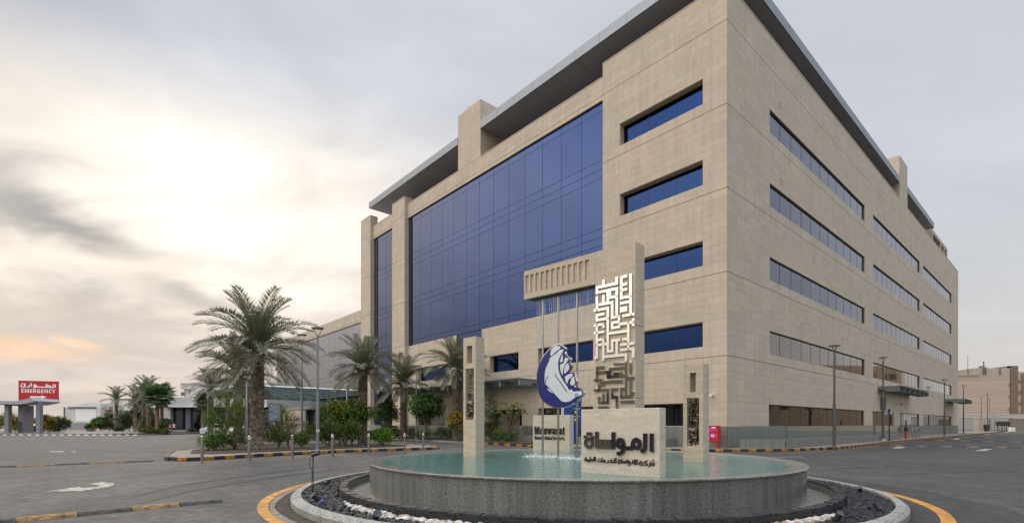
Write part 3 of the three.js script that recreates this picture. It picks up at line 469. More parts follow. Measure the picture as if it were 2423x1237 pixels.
// glass balustrade on a low granite wall around the foot of the building
{
  const t = thing('glass_balustrade', 'clear glass balustrade on low granite wall along the foot of the stone building', 'balustrade', [CORNER[0], 0, -CORNER[1]], H.rotation.y);
  const run = (A, B, n0, w = 0.22, glass = true) => { // A, B in the building's own axes [x, z]
    const L = Math.hypot(B[0] - A[0], B[1] - A[1]), n = Math.max(1, Math.round(L / n0)), st = L / n, turn = Math.atan2(-(B[1] - A[1]), B[0] - A[0]), g = uvm(rbox(0.003, st * 2 - 0.003, 0.12, 0.645, -w / 2, w / 2, 0.012)), gg = box(0.008, st - 0.008, 0.646, 1.385, -0.006, 0.006), cap = box(0.004, st - 0.004, 1.386, 1.41, -0.012, 0.012);
    for (let i = 0; i < n; i++) {
      const px = mix(A[0], B[0], i / n), pz = mix(A[1], B[1], i / n), place = (m) => { m.position.set(px, 0, pz); m.rotation.y = turn; };
      if (i % 2 === 0) place(mesh('wall_slab', i === n - 1 ? uvm(rbox(0.003, st - 0.003, 0.12, 0.645, -w / 2, w / 2, 0.012)) : g, M.granitePlinth, t));
      if (glass) { place(mesh('glass_pane', gg, M.glassClear, t)); place(mesh('rail', cap, M.frameGrey, t)); }
    }
  };
  run([0.25, 0.55], [1.96, 2.27], 1.2); run([1.96, 2.27], [29, 2.27], 0.95); run([-1.6, -3.2], [-1.6, -35], 1.9); run([-0.1, -3.2], [-1.6, -3.2], 1.5);
}
// ---------------------------------------------------------------- the fountain
const FP = [FC[0], 0, -FC[1]], FT = -42 * D2R;                    // its own axes: x along the monument, z out of the inscribed faces
const camA = Math.atan2(FC[1], -FC[0]);                            // the direction from the centre to the viewer, in the plane x, z
const face = (a) => Math.cos(a - camA);                            // how far an arc angle faces the viewer
{ // kerb ring round the stones
  const k = new THREE.Group(); k.name = numbered('kerb'); scene.add(k); k.position.set(...FP); tag(k, 'round pale granite kerb around the fountain and its black pebbles', null, null, 'structure');
  const n = 40, prof = [[5.9, 0.002], [6.08, 0.002], [6.08, 0.10], [6.02, 0.148], [5.9, 0.15]].reverse(), r = rng(3), mats = [0, 1, 2].map((i) => std(0.40 + i * 0.03, 0.395 + i * 0.03, 0.37 + i * 0.03, { map: graniteTex, roughness: 0.8 }));
  for (let i = 0; i < n; i++) { const a = i / n * 2 * Math.PI, m = mesh('kerb_stone', sweep(prof, a + 0.0007, a + 2 * Math.PI / n - 0.0007, 6), mats[(r() * 3) | 0], k); m.position.y = 0.004 * (r() - 0.5) + 0.002; m.rotation.y = 0; }
}
// pebbles
{
  const r = rng(8), P = [], Wt = [];
  const inWhite = (a, d) => { const f = face(a); return f > 0.66 + 0.05 * NZ.noise(a * 5, 1, 1) && d < 5.27 + 0.24 * ss(f, 0.6, 0.85) + 0.12 * fbm(a * 5, 2, 3, 3); };
  for (let i = 0; i < 12000; i++) { const a = r() * 2 * Math.PI, d = Math.sqrt(mix(5.25 ** 2, 5.88 ** 2, r())); if (face(a) < -0.35 && r() < 0.6) continue; (inWhite(a, d) ? Wt : P).push([a, d]); }
  const put = (name, list, label, cols, s0, s1, y0) => {
    const g = new THREE.IcosahedronGeometry(0.5, 2), m = new THREE.InstancedMesh(mergeVertices(g), phy(1, 1, 1, { roughness: 0.55, specularIntensity: 0.5 }), list.length), q = new THREE.Matrix4(), c = new THREE.Color();
    list.forEach(([a, d], i) => { const s = mix(s0, s1, r() * r()); q.compose(new THREE.Vector3(FP[0] + d * Math.cos(a), y0 + 0.05 * r() + s * 0.12, FP[2] + d * Math.sin(a)), new THREE.Quaternion().setFromEuler(new THREE.Euler((r() - 0.5) * 0.9, r() * 6.3, (r() - 0.5) * 0.9)), new THREE.Vector3(s * 1.25, s * 0.62, s * 0.9)); m.setMatrixAt(i, q); const k = cols[(r() * cols.length) | 0], t = mix(0.8, 1.25, r()); m.setColorAt(i, c.setRGB(k[0] * t, k[1] * t, k[2] * t)); });
    m.castShadow = m.receiveShadow = true; m.name = name; scene.add(m); tag(m, label, null, null, 'stuff');
  };
  put('black_pebbles', P, 'black river pebbles filling the ring inside the fountain kerb', [[0.012, 0.012, 0.014], [0.016, 0.016, 0.018], [0.03, 0.029, 0.03], [0.014, 0.014, 0.017]], 0.065, 0.105, 0.05);
  put('white_pebbles', [...Wt, ...Wt.map(([a, d]) => [a + 0.01, d + 0.01])], 'band of white and cream pebbles along the dark slate wall', [[0.44, 0.42, 0.39], [0.34, 0.29, 0.23], [0.52, 0.52, 0.51], [0.38, 0.34, 0.28], [0.24, 0.18, 0.13]], 0.065, 0.11, 0.05);
  struct('pebble_bed', sweep([[5.0, 0.01], [5.0, 0.06], [5.9, 0.06], [5.9, 0.01]], 0, 2 * Math.PI, 96, false).translate(...FP), M.soil);
}
{ // stacked slate wall
  const t = thing('slate_wall', 'low curved wall of stacked dark slate pieces around the fountain basin', 'wall', FP), r = rng(14), L = [];
  const prof = (r0, r1, y0, y1) => [[r0, y1], [r1, y1], [r1, y0], [r0, y0]].reverse();
  for (let k = 0; k < 5; k++) { let a = r(); const end = a + 2 * Math.PI; while (a < end) { const w = mix(0.16, 0.42, r()) / 5.2, y0 = 0.02 + k * 0.036, o = 0.014 * r(); L.push({ p: prof(5.10, 5.205 + o, y0 + 0.002, y0 + 0.034), a0: a + 0.0006, a1: Math.min(end, a + w) - 0.0006, s: w * 5.2 * 0.036 * 2.2 * Math.max(0, face(a)), n: 2, d: k === 4 ? 1.1 : 1 }); a += w; } }
  for (let a = r() * 0.1, e = a + 2 * Math.PI; a < e;) { const w = mix(0.05, 0.15, r()) / 5.15, o = 0.012 * r(), o2 = 0.006 * r(); L.push({ p: prof(5.065 - o2, 5.205 + o, 0.202, 0.222 + 0.012 * r()), a0: a + 0.0006, a1: a + w - 0.0006, s: w * 5.2 * 0.15 * (0.75 + 0.25 * face(a)) / (1.7 - face(a)), n: 1, d: 1.6 }); a += w; }
  const geo = (q) => { const s = mix(0.6, 1.5, r()) * q.d, w = r() * 0.06; return tintG(flat(sweep(q.p, q.a0, q.a1, q.n)), [0.048 * s * (1 + w), 0.048 * s, 0.05 * s * (1 - w * 0.5)]); };
  L.sort((a, b) => b.s - a.s);
  L.slice(0, 300).forEach((q) => mesh('slate_piece', geo(q), M.slate, t)); mesh('slate_pieces', L.slice(300).map(geo), M.slate, t).userData.kind = 'stuff';
  mesh('wall_core', sweep([[5.06, 0.0], [5.06, 0.2], [5.10, 0.2], [5.10, 0.0]], 0, 2 * Math.PI, 96, false), std(0.24, 0.235, 0.22, { map: graniteTex, roughness: 0.4 }), t);
}
{ // basin
  const t = thing('fountain', 'large round grey granite fountain basin with wet polished walls', 'fountain', FP), r = rng(4), n = 30;
  const gm = [0, 1, 2].map((i) => std(0.215 + i * 0.018, 0.217 + i * 0.018, 0.205 + i * 0.018, { map: graniteTex, roughness: 0.24 + i * 0.05 }));
  for (let i = 0; i < n; i++) { const a = i / n * 2 * Math.PI, b = a + 2 * Math.PI / n; mesh('granite_panel', sweep([[4.45, 0.07], [4.45, 0.64], [4.62, 0.64], [4.62, 0.07]], a + 0.0003, b - 0.0003, 6), gm[(r() * 3) | 0], t); mesh('rim_stone', sweep([[4.34, 0.645], [4.36, 0.668], [4.62, 0.683], [4.655, 0.680], [4.663, 0.668], [4.655, 0.645]], a + 0.0003, b - 0.0003, 8), M.graniteRim, t); }
  mesh('channel', sweep([[4.5, 0.02], [4.5, 0.075], [5.06, 0.06], [5.06, 0.02]], 0, 2 * Math.PI, 96, false), std(0.36, 0.35, 0.32, { map: graniteTex, roughness: 0.25 }), t);
  mesh('basin_floor', [cyl(4.4, 4.4, 0.06, 96, 0, 0.1, 0)], M.granite, t);
  // water in the basin
  const g = new THREE.CircleGeometry(4.40, 128); g.rotateX(-Math.PI / 2); const w = new THREE.Mesh(uvm(g), phy(0.068, 0.165, 0.155, { roughness: 0.06, ior: 1.33, bumpMap: waterBump, bumpScale: 0.012, specularIntensity: 1 })); w.name = 'water'; w.position.set(FP[0], 0.664, FP[2]); w.receiveShadow = true; scene.add(w); tag(w, 'turquoise rippled water filling the round basin', null, null, 'structure');
  const f = sweep([[4.665, 0.08], [4.665, 0.66], [4.667, 0.66], [4.667, 0.08]], 0, 2 * Math.PI, 96, false);
}
const FG = (name, label, cat, group) => thing(name, label, cat, FP, FT, group);
// fretted script panel: strokes on a grid of cells
const FRET_A = '16,52 16,42 12,42|12,52 12,44 16,44|12,52 14,52|12,49 14,49|12,47 14,47|5,50 10,50 10,52|4,52 4,50 1,50 1,48 6,48 6,44|1,46 1,43 8,43 8,37 11,37|4,46 4,44|0,41 6,41 6,35|1,43 1,41|10,37 10,48 7,48 7,45 10,45|12,40 14,40|12,39 14,39|16,41 16,37|13,37 17,37|4,39 1,39 1,37 6,37|11,37 11,33 8,33 8,35 11,35|11,34 17,34|17,35 17,33|15,34 15,24|0,35 4,35|1,35 1,29 4,29|0,32 4,32|4,35 4,34|4,29 4,21|1,27 5,27|1,28 1,22 0,22|6,34 6,24 8,24 8,28 11,28|7,31 14,31|13,28 14,28|10,27 10,23|12,26 17,26|12,24 17,24 17,21';
const FRET_B = '5,22 14,22 14,7|9,19 14,19|7,14 7,17 13,17|6,14 13,14|9,15 12,15|4,18 1,18 1,13|1,16 6,16 6,14|0,13 3,13|3,12 7,12|8,12 12,12|16,19 16,15|15,13 17,13|16,12 16,7 17,7|12,6 16,6|13,9 12,9 12,6|0,9 6,9 6,4 2,4 2,6|4,7 4,4|2,2 6,2|10,9 8,9 8,6 10,6 10,2|12,4 17,4|4,11 2,11 2,9';
const fret = (s, u0, h0, c, ch, w, z0, z1) => s.split('|').map((q) => stroke(q.split(' ').map((p) => { const [a, b] = p.split(',').map(Number); return [u0 + a * c, h0 + b * ch]; }), w, z0, z1));
{ // tall monument: slab, beam, script
  const t = FG('monument', 'tall beige stone slab with overhanging grooved beam and raised white square script in the fountain', 'monument');
  mesh('slab', [0, 1, 2].map((i) => uvm(rbox(0.565, 1.56, [0.5, 2.02, 3.55][i], [2.016, 3.546, 5.31][i], -0.32, 0.08, 0.012))), M.trav, t);
  // beam with twelve sunk panels
  const y0 = 4.60, y1 = 5.305, x0 = -1.54, x1 = 0.563, n = 12, w = (x1 - x0 - 0.16) / n, g = [box(x0, x1, y0 + 0.06, y1, -0.30, 0.04), box(x0, x1, y1 - 0.12, y1, 0.04, 0.075), box(x0, x1, y0 + 0.0, y0 + 0.13, 0.04, 0.075), box(x0, x1, y0, y0 + 0.058, 0.0, 0.038), box(x0, x1, y0, y0 + 0.058, -0.30, -0.26)];
  for (let i = 0; i <= n; i++) { const x = x0 + 0.05 + i * w; g.push(box(i ? x - w * 0.36 : x0, i < n ? x : x1, y0 + 0.131, y1 - 0.121, 0.04, 0.075)); }
  g.push(box(x0, x0 + 0.05, y0, y0 + 0.058, -0.258, -0.002));
  mesh('beam', g.map((q) => uvm(q)), M.trav, t); mesh('spout_tray', [box(x0 + 0.06, x1 - 0.01, y0 + 0.02, y0 + 0.055, -0.255, -0.01)], M.darkMetal, t);
  for (const q of fret(FRET_A, 0.575, 1.72, 0.0555, 0.0555, 0.0565, 0.082, 0.118)) mesh('script_bar', q, M.mirror, t);
  for (const q of fret(FRET_B, 0.575, 1.72, 0.0555, 0.0555, 0.0565, 0.082, 0.118)) mesh('script_bar', q, M.mirror, t);
}
{ // falling water
  const r = rng(21), g = [], drop = [];
  for (let i = 0; i < 74; i++) { const u = -1.33 + 1.84 * (i + 0.6 * r()) / 74; if (r() < 0.12) continue; const z = -0.14 + 0.16 * (r() - 0.5), y = r() < 0.12 ? mix(2.2, 3.3, r()) : mix(3.4, 4.35, r()), lean = 0.05 * (r() - 0.5); g.push(tube([[u, 4.6, z], [u + lean * 0.3, mix(4.6, y, 0.5), z], [u + lean, y, z]], 0.0042, 4, 4)); }
  const m = FG('water_curtain', 'thin streams of water falling from the monument beam', 'water'); m.userData.kind = 'stuff'; mesh('streams', g, phy(0.86, 0.9, 0.92, { transmission: 0.75, thickness: 0, roughness: 0.2 }), m).userData.kind = 'stuff';
  const s = new THREE.InstancedMesh(new THREE.IcosahedronGeometry(0.5, 1), std(0.72, 0.76, 0.76, { roughness: 0.3 }), 900), q = new THREE.Matrix4(), ca = Math.cos(FT), sa = Math.sin(FT);
  for (let i = 0; i < 900; i++) { const u = -1.55 + 2.2 * r(), n = -0.14 + (r() + r() + r() - 1.5) * 0.30, k = 0.008 + 0.016 * r() * r(); const x = FP[0] + u * ca + n * sa, z = FP[2] - u * sa + n * ca; q.makeScale(k * 1.7, k * 0.7, k * 1.7).setPosition(x, 0.664 + 0.07 * r() ** 6, z); s.setMatrixAt(i, q); }
  s.name = 'water_spray'; scene.add(s); tag(s, 'white foam where the streams meet the pool', null, null, 'stuff');
}
{ // three steel poles
  const L = ['under the far end of the monument beam', 'in the middle behind the round emblem', 'nearest the white script slab'];
  [-1.10, -0.62, -0.07].forEach((u, i) => { const t = FG('steel_pole', `slim steel pole standing in the pool, ${L[i]}`, 'pole', 'poles under the beam'); t.position.add(new THREE.Vector3(u * Math.cos(FT) - 0.13 * Math.sin(FT), 0, -u * Math.sin(FT) - 0.13 * Math.cos(FT))); mesh('shaft', cyl(0.026, 0.026, 3.95, 16, 0, 0.65, 0), M.steel, t); mesh('collar', cyl(0.04, 0.04, 0.03, 16, 0, 4.575, 0), M.steel, t); mesh('foot', cyl(0.05, 0.05, 0.04, 16, 0, 0.65, 0), M.steel, t); });
}
{ // crescent emblem
  const P = (s) => s.split(' ').map((p) => p.split(',').map(Number)), t = FG('emblem', 'blue crescent emblem with silver bowed figure, chrome edged, mounted on the steel poles', 'emblem sign');
  const sh = (pts, z0, z1, curve = true) => { const c = curve ? new THREE.SplineCurve([...pts, pts[0]].map((p) => new THREE.Vector2(...p))).getPoints(pts.length * 4).slice(0, -1) : pts.map((p) => new THREE.Vector2(...p)); const g = new THREE.ExtrudeGeometry(new THREE.Shape(c), { depth: z1 - z0, bevelEnabled: false }); g.translate(0, 0, z0); return flat(g); };
  const O = P('-0.49,3.39 -0.35,3.30 -0.32,3.25 -0.33,3.16 -0.26,3.09 -0.19,3.03 -0.18,2.97 -0.20,2.91 -0.15,2.85 -0.17,2.77 -0.17,2.69 -0.06,2.66 -0.04,2.58 -0.01,2.49 -0.02,2.41 -0.07,2.37 -0.03,2.31 0.06,2.32 0.14,2.25 0.19,2.22 0.18,2.14 0.06,2.05 -0.14,1.93 -0.29,1.87 -0.50,1.85 -0.71,1.88 -0.91,1.98 -1.07,2.13 -1.16,2.33 -1.19,2.55 -1.18,2.74 -1.11,2.93 -1.00,3.12 -0.87,3.24 -0.71,3.34 -0.58,3.38');
  const C = [-0.55, 2.6]; const inset = (k) => O.map(([x, y]) => [C[0] + (x - C[0]) * k, C[1] + (y - C[1]) * k]);
  mesh('body', sh(O, -0.09, 0.0), M.mirror, t); mesh('face', sh(inset(0.975), 0.001, 0.006), M.logoBlue, t);
  for (const s of ['-0.73,3.27 -0.61,3.34 -0.52,3.34 -0.45,3.30 -0.48,3.26 -0.60,3.19 -0.73,3.12 -0.75,3.17', '-0.48,3.23 -0.37,3.24 -0.38,3.18 -0.45,3.10 -0.49,3.03 -0.52,2.92 -0.51,2.78 -0.46,2.63 -0.35,2.47 -0.26,2.36 -0.20,2.27 -0.13,2.28 -0.08,2.23 0.04,2.23 0.14,2.23 0.165,2.19 0.15,2.14 -0.02,2.09 -0.14,2.02 -0.26,1.99 -0.41,2.01 -0.51,2.09 -0.61,2.18 -0.74,2.30 -0.87,2.42 -0.92,2.46 -0.93,2.65 -0.89,2.83 -0.80,2.98 -0.75,3.08 -0.58,3.16', '-0.46,2.98 -0.40,3.12 -0.38,3.03 -0.38,2.97 -0.45,2.93', '-0.31,3.04 -0.21,3.00 -0.26,2.94 -0.32,2.85 -0.37,2.75 -0.39,2.63 -0.44,2.72 -0.46,2.88 -0.37,2.91', '-0.24,2.91 -0.19,2.81 -0.23,2.73 -0.33,2.66 -0.34,2.74 -0.31,2.83', '-0.32,2.59 -0.21,2.64 -0.10,2.64 -0.12,2.57 -0.22,2.51 -0.25,2.42 -0.31,2.51', '-0.13,2.53 -0.07,2.58 -0.04,2.49 -0.04,2.41 -0.12,2.37 -0.17,2.42', '-0.85,2.34 -0.78,2.31 -0.68,2.22 -0.76,2.25 -0.82,2.29']) mesh('silver_shape', sh(P(s), 0.007, 0.011), M.logoSilver, t);
  for (const q of ['-0.61,2.66 -0.54,2.56 -0.48,2.50 -0.27,2.23', '-0.83,2.63 -0.89,2.55 -0.90,2.46', '-0.01,2.16 0.00,2.08', '0.03,2.17 0.04,2.10']) mesh('blue_line', stroke(P(q), 0.022, 0.011, 0.0135), M.logoBlue, t);
}
// two pierced pillars
function pierced(name, label, u0, u1, n0, n1, top, win, scr, mat) {
  const t = FG(name, label, 'pillar'), [wu0, wu1, wh0, wh1] = win, [su0, su1, sh0, sh1] = scr, z0 = n0, z1 = n1, G = [];
  G.push(box(u0, wu0, wh0, wh1, z0, z1), box(wu1, u1, wh0, wh1, z0, z1), box(u0, u1, wh1, top, z0, z1), box(u0, u1, sh1, wh0, z0, z1), box(u0, su0, sh0, sh1, z0, z1), box(su1, u1, sh0, sh1, z0, z1), box(su0, su1, sh0, sh1, z0, z1 - 0.07), box(u0, u1, 0.5, sh0, z0, z1));
  mesh('stone_shaft', G.map((g) => uvm(g, u0)), M.trav, t);
  const c = (su1 - su0 - 0.02) / 18, ch = (sh1 - sh0 - 0.02) / 52.5;
  mat.forEach((m, i) => { for (const q of fret([FRET_A, FRET_B][i], su0 + 0.02, sh0 + 0.01 - ch, c, ch, Math.min(c, ch) * 1.05, z1 - 0.066, z1 - 0.035)) mesh('screen_bar', q, m, t); });
}
pierced('stone_pillar', 'tall beige stone pillar with a square hole and shiny script panel, by the palms', -2.69, -2.245, 0.78, 1.08, 3.63, [-2.57, -2.375, 2.98, 3.42], [-2.615, -2.31, 1.57, 2.85], [M.mirror, std(0.10, 0.10, 0.085, { metalness: 0.8, roughness: 0.15 })]);  // lower bars in darker metal: the dark reflection is put into their colour
const darkReflectionFret = std(0.02, 0.02, 0.021, { metalness: 0.5, roughness: 0.2 });  // polished metal coloured black: the dark street it would mirror is painted in
pierced('stone_pillar', 'shorter beige stone pillar with a slot and script panel painted reflection-dark, before the red cabinet', 2.22, 2.65, -1.11, -0.78, 2.73, [2.365, 2.51, 2.14, 2.55], [2.30, 2.565, 1.0, 2.02], [darkReflectionFret, darkReflectionFret]);
// two inscribed blocks
const fonts = { serif: await new FontLoader().loadAsync('fonts/droid/droid_serif_bold.typeface.json') };
{
  const t = FG('sign_block', 'pale stone block with large black raised Arabic lettering at the front of the fountain', 'sign block');
  mesh('block', uvm(rbox(1.93, 3.33, 0.5, 1.705, 2.44, 2.65, 0.008)), M.signStone, t);
  const U = (X) => 1.998 + (X - 160) * 0.001096, V = (Y) => 1.331 - (Y - 432) * 0.00102, c = (pts) => pts.map(([x, y]) => [U(x), V(y)]), z = 2.652, big = 0.058;
  const put = (list, w, d, mat, ox = 0, oy = 0, k = 1) => { for (const q of list) { const pts = c(q).map(([a, b]) => [ox + a * k, oy + b * k]); mesh('letter', stroke(pts, w, z, z + d, true), mat, t); } };
  const word = [[[1268, 440], [1268, 708]], [[1172, 440], [1172, 650], [1152, 692], [1108, 712]], [[862, 668], [960, 668], [975, 640], [985, 585], [1008, 545], [1040, 532], [1072, 550], [1090, 595], [1085, 640], [1055, 662], [1012, 655]], ellipse(786, 600, 46, 60, 18), [[838, 610], [838, 680], [820, 725], [785, 752], [730, 755]], [[672, 428], [672, 685]]], seen = [[[640, 658], [392, 658], [392, 425]], [[470, 545], [470, 640]], [[540, 545], [540, 640]], [[612, 545], [612, 640]]], ta = [ellipse(252, 605, 62, 68, 20), [[165, 512], [210, 505]], [[290, 512], [338, 520]]];
  put(word, big, 0.035, M.blackGloss); put(seen, big, 0.035, M.bronzeMirror); put(ta, 0.05, 0.035, M.bronzeMirror);
  for (const x of [236, 282]) mesh('letter', cyl(0.027, 0.027, 0.035, 16).rotateX(Math.PI / 2).translate(U(x), V(458), z + 0.0), M.bronzeMirror, t);
  // small line of letters
  const V2 = (X, Y) => [U(X), 0.862 - (Y - 890 - (X - 170) * 0.036) * 0.00104], sm = (list, w = 0.015) => list.forEach((q) => mesh('small_letter', stroke(q.map(([x, y]) => V2(x, y)), w, z, z + 0.014, true), M.bronze, t));
  sm([[[1298, 900], [1298, 945], [1240, 945]], [[1272, 908], [1272, 940]], [[1246, 895], [1246, 945]], [[1236, 910], [1236, 950], [1214, 970]], [[1200, 880], [1140, 905], [1196, 925], [1196, 943], [1120, 943]], ellipse(1096, 925, 22, 22, 10), [[1085, 892], [1106, 892]], [[1270, 880], [1290, 880]], [[1280, 868], [1284, 868]]]);
  sm([[[1042, 862], [1042, 940]], [[1018, 862], [1018, 935], [1000, 942]], [[930, 922], [965, 922], [972, 885], [990, 875], [1004, 895], [998, 918], [980, 922]], ellipse(915, 905, 14, 18, 10), [[930, 908], [926, 940], [900, 955]], [[884, 860], [884, 925]], [[875, 918], [798, 918], [798, 856]], [[822, 888], [822, 915]], [[842, 888], [842, 915]], [[862, 888], [862, 915]], ellipse(756, 908, 20, 24, 10), [[744, 868], [768, 868]]]);
  sm([[[706, 845], [706, 918], [600, 914]], [[680, 852], [680, 914]], [[600, 882], [650, 882], [612, 912]], [[622, 862], [628, 862]], [[572, 880], [584, 900], [578, 914], [545, 914]], [[530, 910], [500, 908], [498, 888], [512, 878], [526, 888], [524, 908]], [[498, 908], [470, 906], [470, 842]], [[455, 878], [455, 902], [398, 902], [390, 880]], [[412, 862], [436, 862]]]);
  sm([[[358, 830], [358, 900]], [[335, 830], [335, 896], [240, 896]], [[266, 828], [266, 892], [292, 870], [318, 874], [318, 892]], [[240, 870], [240, 894]], [[216, 872], [216, 894], [240, 896]], [[228, 912], [250, 912]], ellipse(188, 880, 18, 20, 10), [[176, 846], [202, 846]]]);
}
{
  const t = FG('sign_block', 'pale stone block with dark raised Latin lettering at the back of the fountain', 'sign block');
  mesh('block', uvm(rbox(-3.33, -1.93, 0.5, 1.745, -2.65, -2.44, 0.008), 2.2), M.signStone, t);
  const put = (s, x0, x1, y, cap, d, name) => { let pos = 0; const gs = []; for (const ch of s) { const gl = fonts.serif.data.glyphs[ch], adv = gl.ha * cap / fonts.serif.data.resolution; if (ch !== ' ') { const g = new TextGeometry(ch, { font: fonts.serif, size: cap, depth: d, curveSegments: 3, bevelEnabled: false }); gs.push([g, pos]); } pos += adv; } const k = (x1 - x0) / pos; for (const [g, p] of gs) { g.scale(k, 1, 1); g.translate(x0 + p * k, y, -2.438); mesh(name, flat(g), M.bronze, t); } };
  put('Mouwasat', -3.27, -2.09, 1.168, 0.235, 0.03, 'letter'); put('Mouwasat Medical Services Co.', -3.26, -2.09, 1.0, 0.105, 0.012, 'small_letter');
}
// spotlights among the pebbles
function spotlight(label, px, py, turn, tilt, k = 1) {
  const s = 0.66 * k;
  const p = at(px, py, 0.09), t = thing('spotlight', label, 'spotlight', p, turn, 'garden spotlights in the pebble ring');
  const b = new THREE.LatheGeometry([[0.0, -0.09], [0.045, -0.09], [0.055, -0.06], [0.062, 0.07], [0.075, 0.09], [0.07, 0.1], [0.0, 0.085]].map((q) => new THREE.Vector2(q[0] * s, q[1] * s)), 18); b.rotateX(tilt); b.translate(0, 0.09, 0); mesh('head', b, std(0.035, 0.04, 0.045, { roughness: 0.4 }), t);
  mesh('bracket', [box(-0.012, 0.012, -0.04, 0.08, -0.01, 0.01), cyl(0.04, 0.035, 0.02, 12, 0, -0.03, 0)], M.darkMetal, t); return t;
}
spotlight('small black spotlight lying by the kerb behind the tall pole spotlight', 772, 1151, 1.2, 1.35);
spotlight('small black spotlight tilted at the foot of the pole spotlight', 747, 1189, -0.9, 0.9, 1.25);
spotlight('small black spotlight at the bottom edge by the white pebbles, on the yellow line side', 890, 1236, 0.6, 0.9, 1.25);
spotlight('small black spotlight nearest the slate wall on the side street side', 2036, 1168, -0.8, 0.7);
spotlight('small black spotlight near the outer kerb on the side street side', 2078, 1212, 0.8, -0.5, 1.1);
spotlight('small black spotlight at the bottom edge beside cream pebbles, side street side', 1984, 1238, 0.3, 0.6, 1.1);
{
  const p = at(740, 1180, 0.07), t = thing('pole_spotlight', 'thin black pole with small spotlight and hanging cable in the pebbles', 'spotlight', p);
  mesh('pole', cyl(0.011, 0.011, 0.80, 8), M.darkMetal, t); const b = new THREE.CylinderGeometry(0.032, 0.036, 0.14, 16); b.rotateZ(-1.3); b.translate(0.045, 0.83, 0); mesh('head', b, M.darkMetal, t); mesh('joint', [new THREE.SphereGeometry(0.02, 8, 6).translate(-0.01, 0.81, 0)], M.darkMetal, t);
  mesh('cable', tube([[-0.03, 0.80, 0], [-0.055, 0.74, 0.01], [-0.05, 0.62, 0.015], [-0.02, 0.54, 0.012], [-0.013, 0.44, 0.012], [-0.022, 0.3, 0.012], [-0.012, 0.12, 0.012]], 0.005, 24, 5), M.darkMetal, t);
}
tag(mesh('bottle_cap', [rbox(-0.045, 0.045, 0, 0.03, -0.02, 0.02, 0.01, 2)], std(0.01, 0.06, 0.42, { roughness: 0.4 })), 'small bright blue plastic piece lying on the black pebbles', 'litter').position.copy(at(762, 1188, 0.12));
// ---------------------------------------------------------------- street furniture
{ // bollards
  const spots = [[477, 1093], [589, 1092], [691, 1085], [786, 1079.5], [872, 1075], [957, 1073], [1001, 1067.5]];
  const names = ['bare steel bollard without a sticker at the road end of the island', 'steel bollard with red and yellow sticker before the large palm trunk', 'steel bollard with yellow band between the big palm and the cycad', 'steel bollard with red sticker beside the tall lamp post', 'steel bollard with red sticker before the bright green bush', 'steel bollard with red sticker standing close to the fountain rim', 'last steel bollard with red sticker at the tip of the striped kerb'];
  const bare = thing('bollard', names[0], 'bollard', at(...spots[0]), 0.3, 'steel bollards along the striped kerb');
  mesh('post', new THREE.LatheGeometry([[0, 0], [0.055, 0], [0.055, 0.97], [0.05, 1.005], [0.03, 1.03], [0, 1.04]].map((p) => new THREE.Vector2(...p)), 20), M.bollard, bare);
  mesh('base_plate', [cyl(0.095, 0.095, 0.012, 20, 0, 0.001, 0), cyl(0.062, 0.062, 0.03, 20, 0, 0.012, 0)], M.bollard, bare);
  let st = null;
  spots.slice(1).forEach((s, i) => {
    const c = copyOf(bare, names[i + 1], at(...s), i * 0.7);
    const y = i === 1 ? 0.86 : 0.90; mesh('band', new THREE.CylinderGeometry(0.0565, 0.0565, 0.06, 20, 1, true).translate(0, 0.83, 0), M.paintY, c); mesh('black_mark', new THREE.CylinderGeometry(0.0575, 0.0575, 0.045, 20, 1, true, -0.5 - i * 0.7, 1.0).translate(0, 0.83, 0), M.darkMetal, c);
    if (i !== 1) { mesh('sticker', new THREE.CylinderGeometry(0.0565, 0.0565, 0.09, 20, 1, true).translate(0, 0.92, 0), M.white, c); mesh('red_mark', new THREE.CylinderGeometry(0.0575, 0.0575, 0.06, 12, 1, true, -0.35 - i * 0.7, 0.7).translate(0, 0.92, 0), M.red, c); }
  });
}
// lamp posts
function lampPost(h, mat) {
  const t = new THREE.Group(); const add = (n, g, m = mat) => mesh(n, g, m, t);
  add('pole', new THREE.LatheGeometry([[0, 0.02], [0.085, 0.02], [0.085, h * 0.42], [0.062, h * 0.43], [0.045, h - 0.35], [0, h - 0.35]].map((p) => new THREE.Vector2(...p)), 14));
  add('base_plate', [cyl(0.2, 0.2, 0.02, 16, 0, 0, 0), cyl(0.12, 0.1, 0.06, 14, 0, 0.02, 0)]);
  add('bracket', [-1, 1].map((s) => bar([0.03 * s, h - 0.42, 0], [0.22 * s, h - 0.03, 0], 0.035)));
  add('lamp_head', [cyl(0.30, 0.30, 0.045, 24, 0, h - 0.03, 0), cyl(0.22, 0.1, 0.04, 20, 0, h + 0.015, 0)]); add('lens', cyl(0.24, 0.24, 0.008, 20, 0, h - 0.039, 0), std(0.5, 0.5, 0.48)); return t;
}
const lampHt = (y1, d) => EYE + (HZ - y1) * d / F;
function putLamp(label, px, d, ytop, base, mat, extra) { const h = lampHt(ytop, d) - base, t = lampPost(h, mat); t.name = numbered('lamp_post'); scene.add(t); t.position.copy(atD(px, d, base)); t.rotation.y = px * 0.01 % 0.6; tag(t, label, 'lamp post', 'street lamp posts'); if (extra) extra(t); return t; }
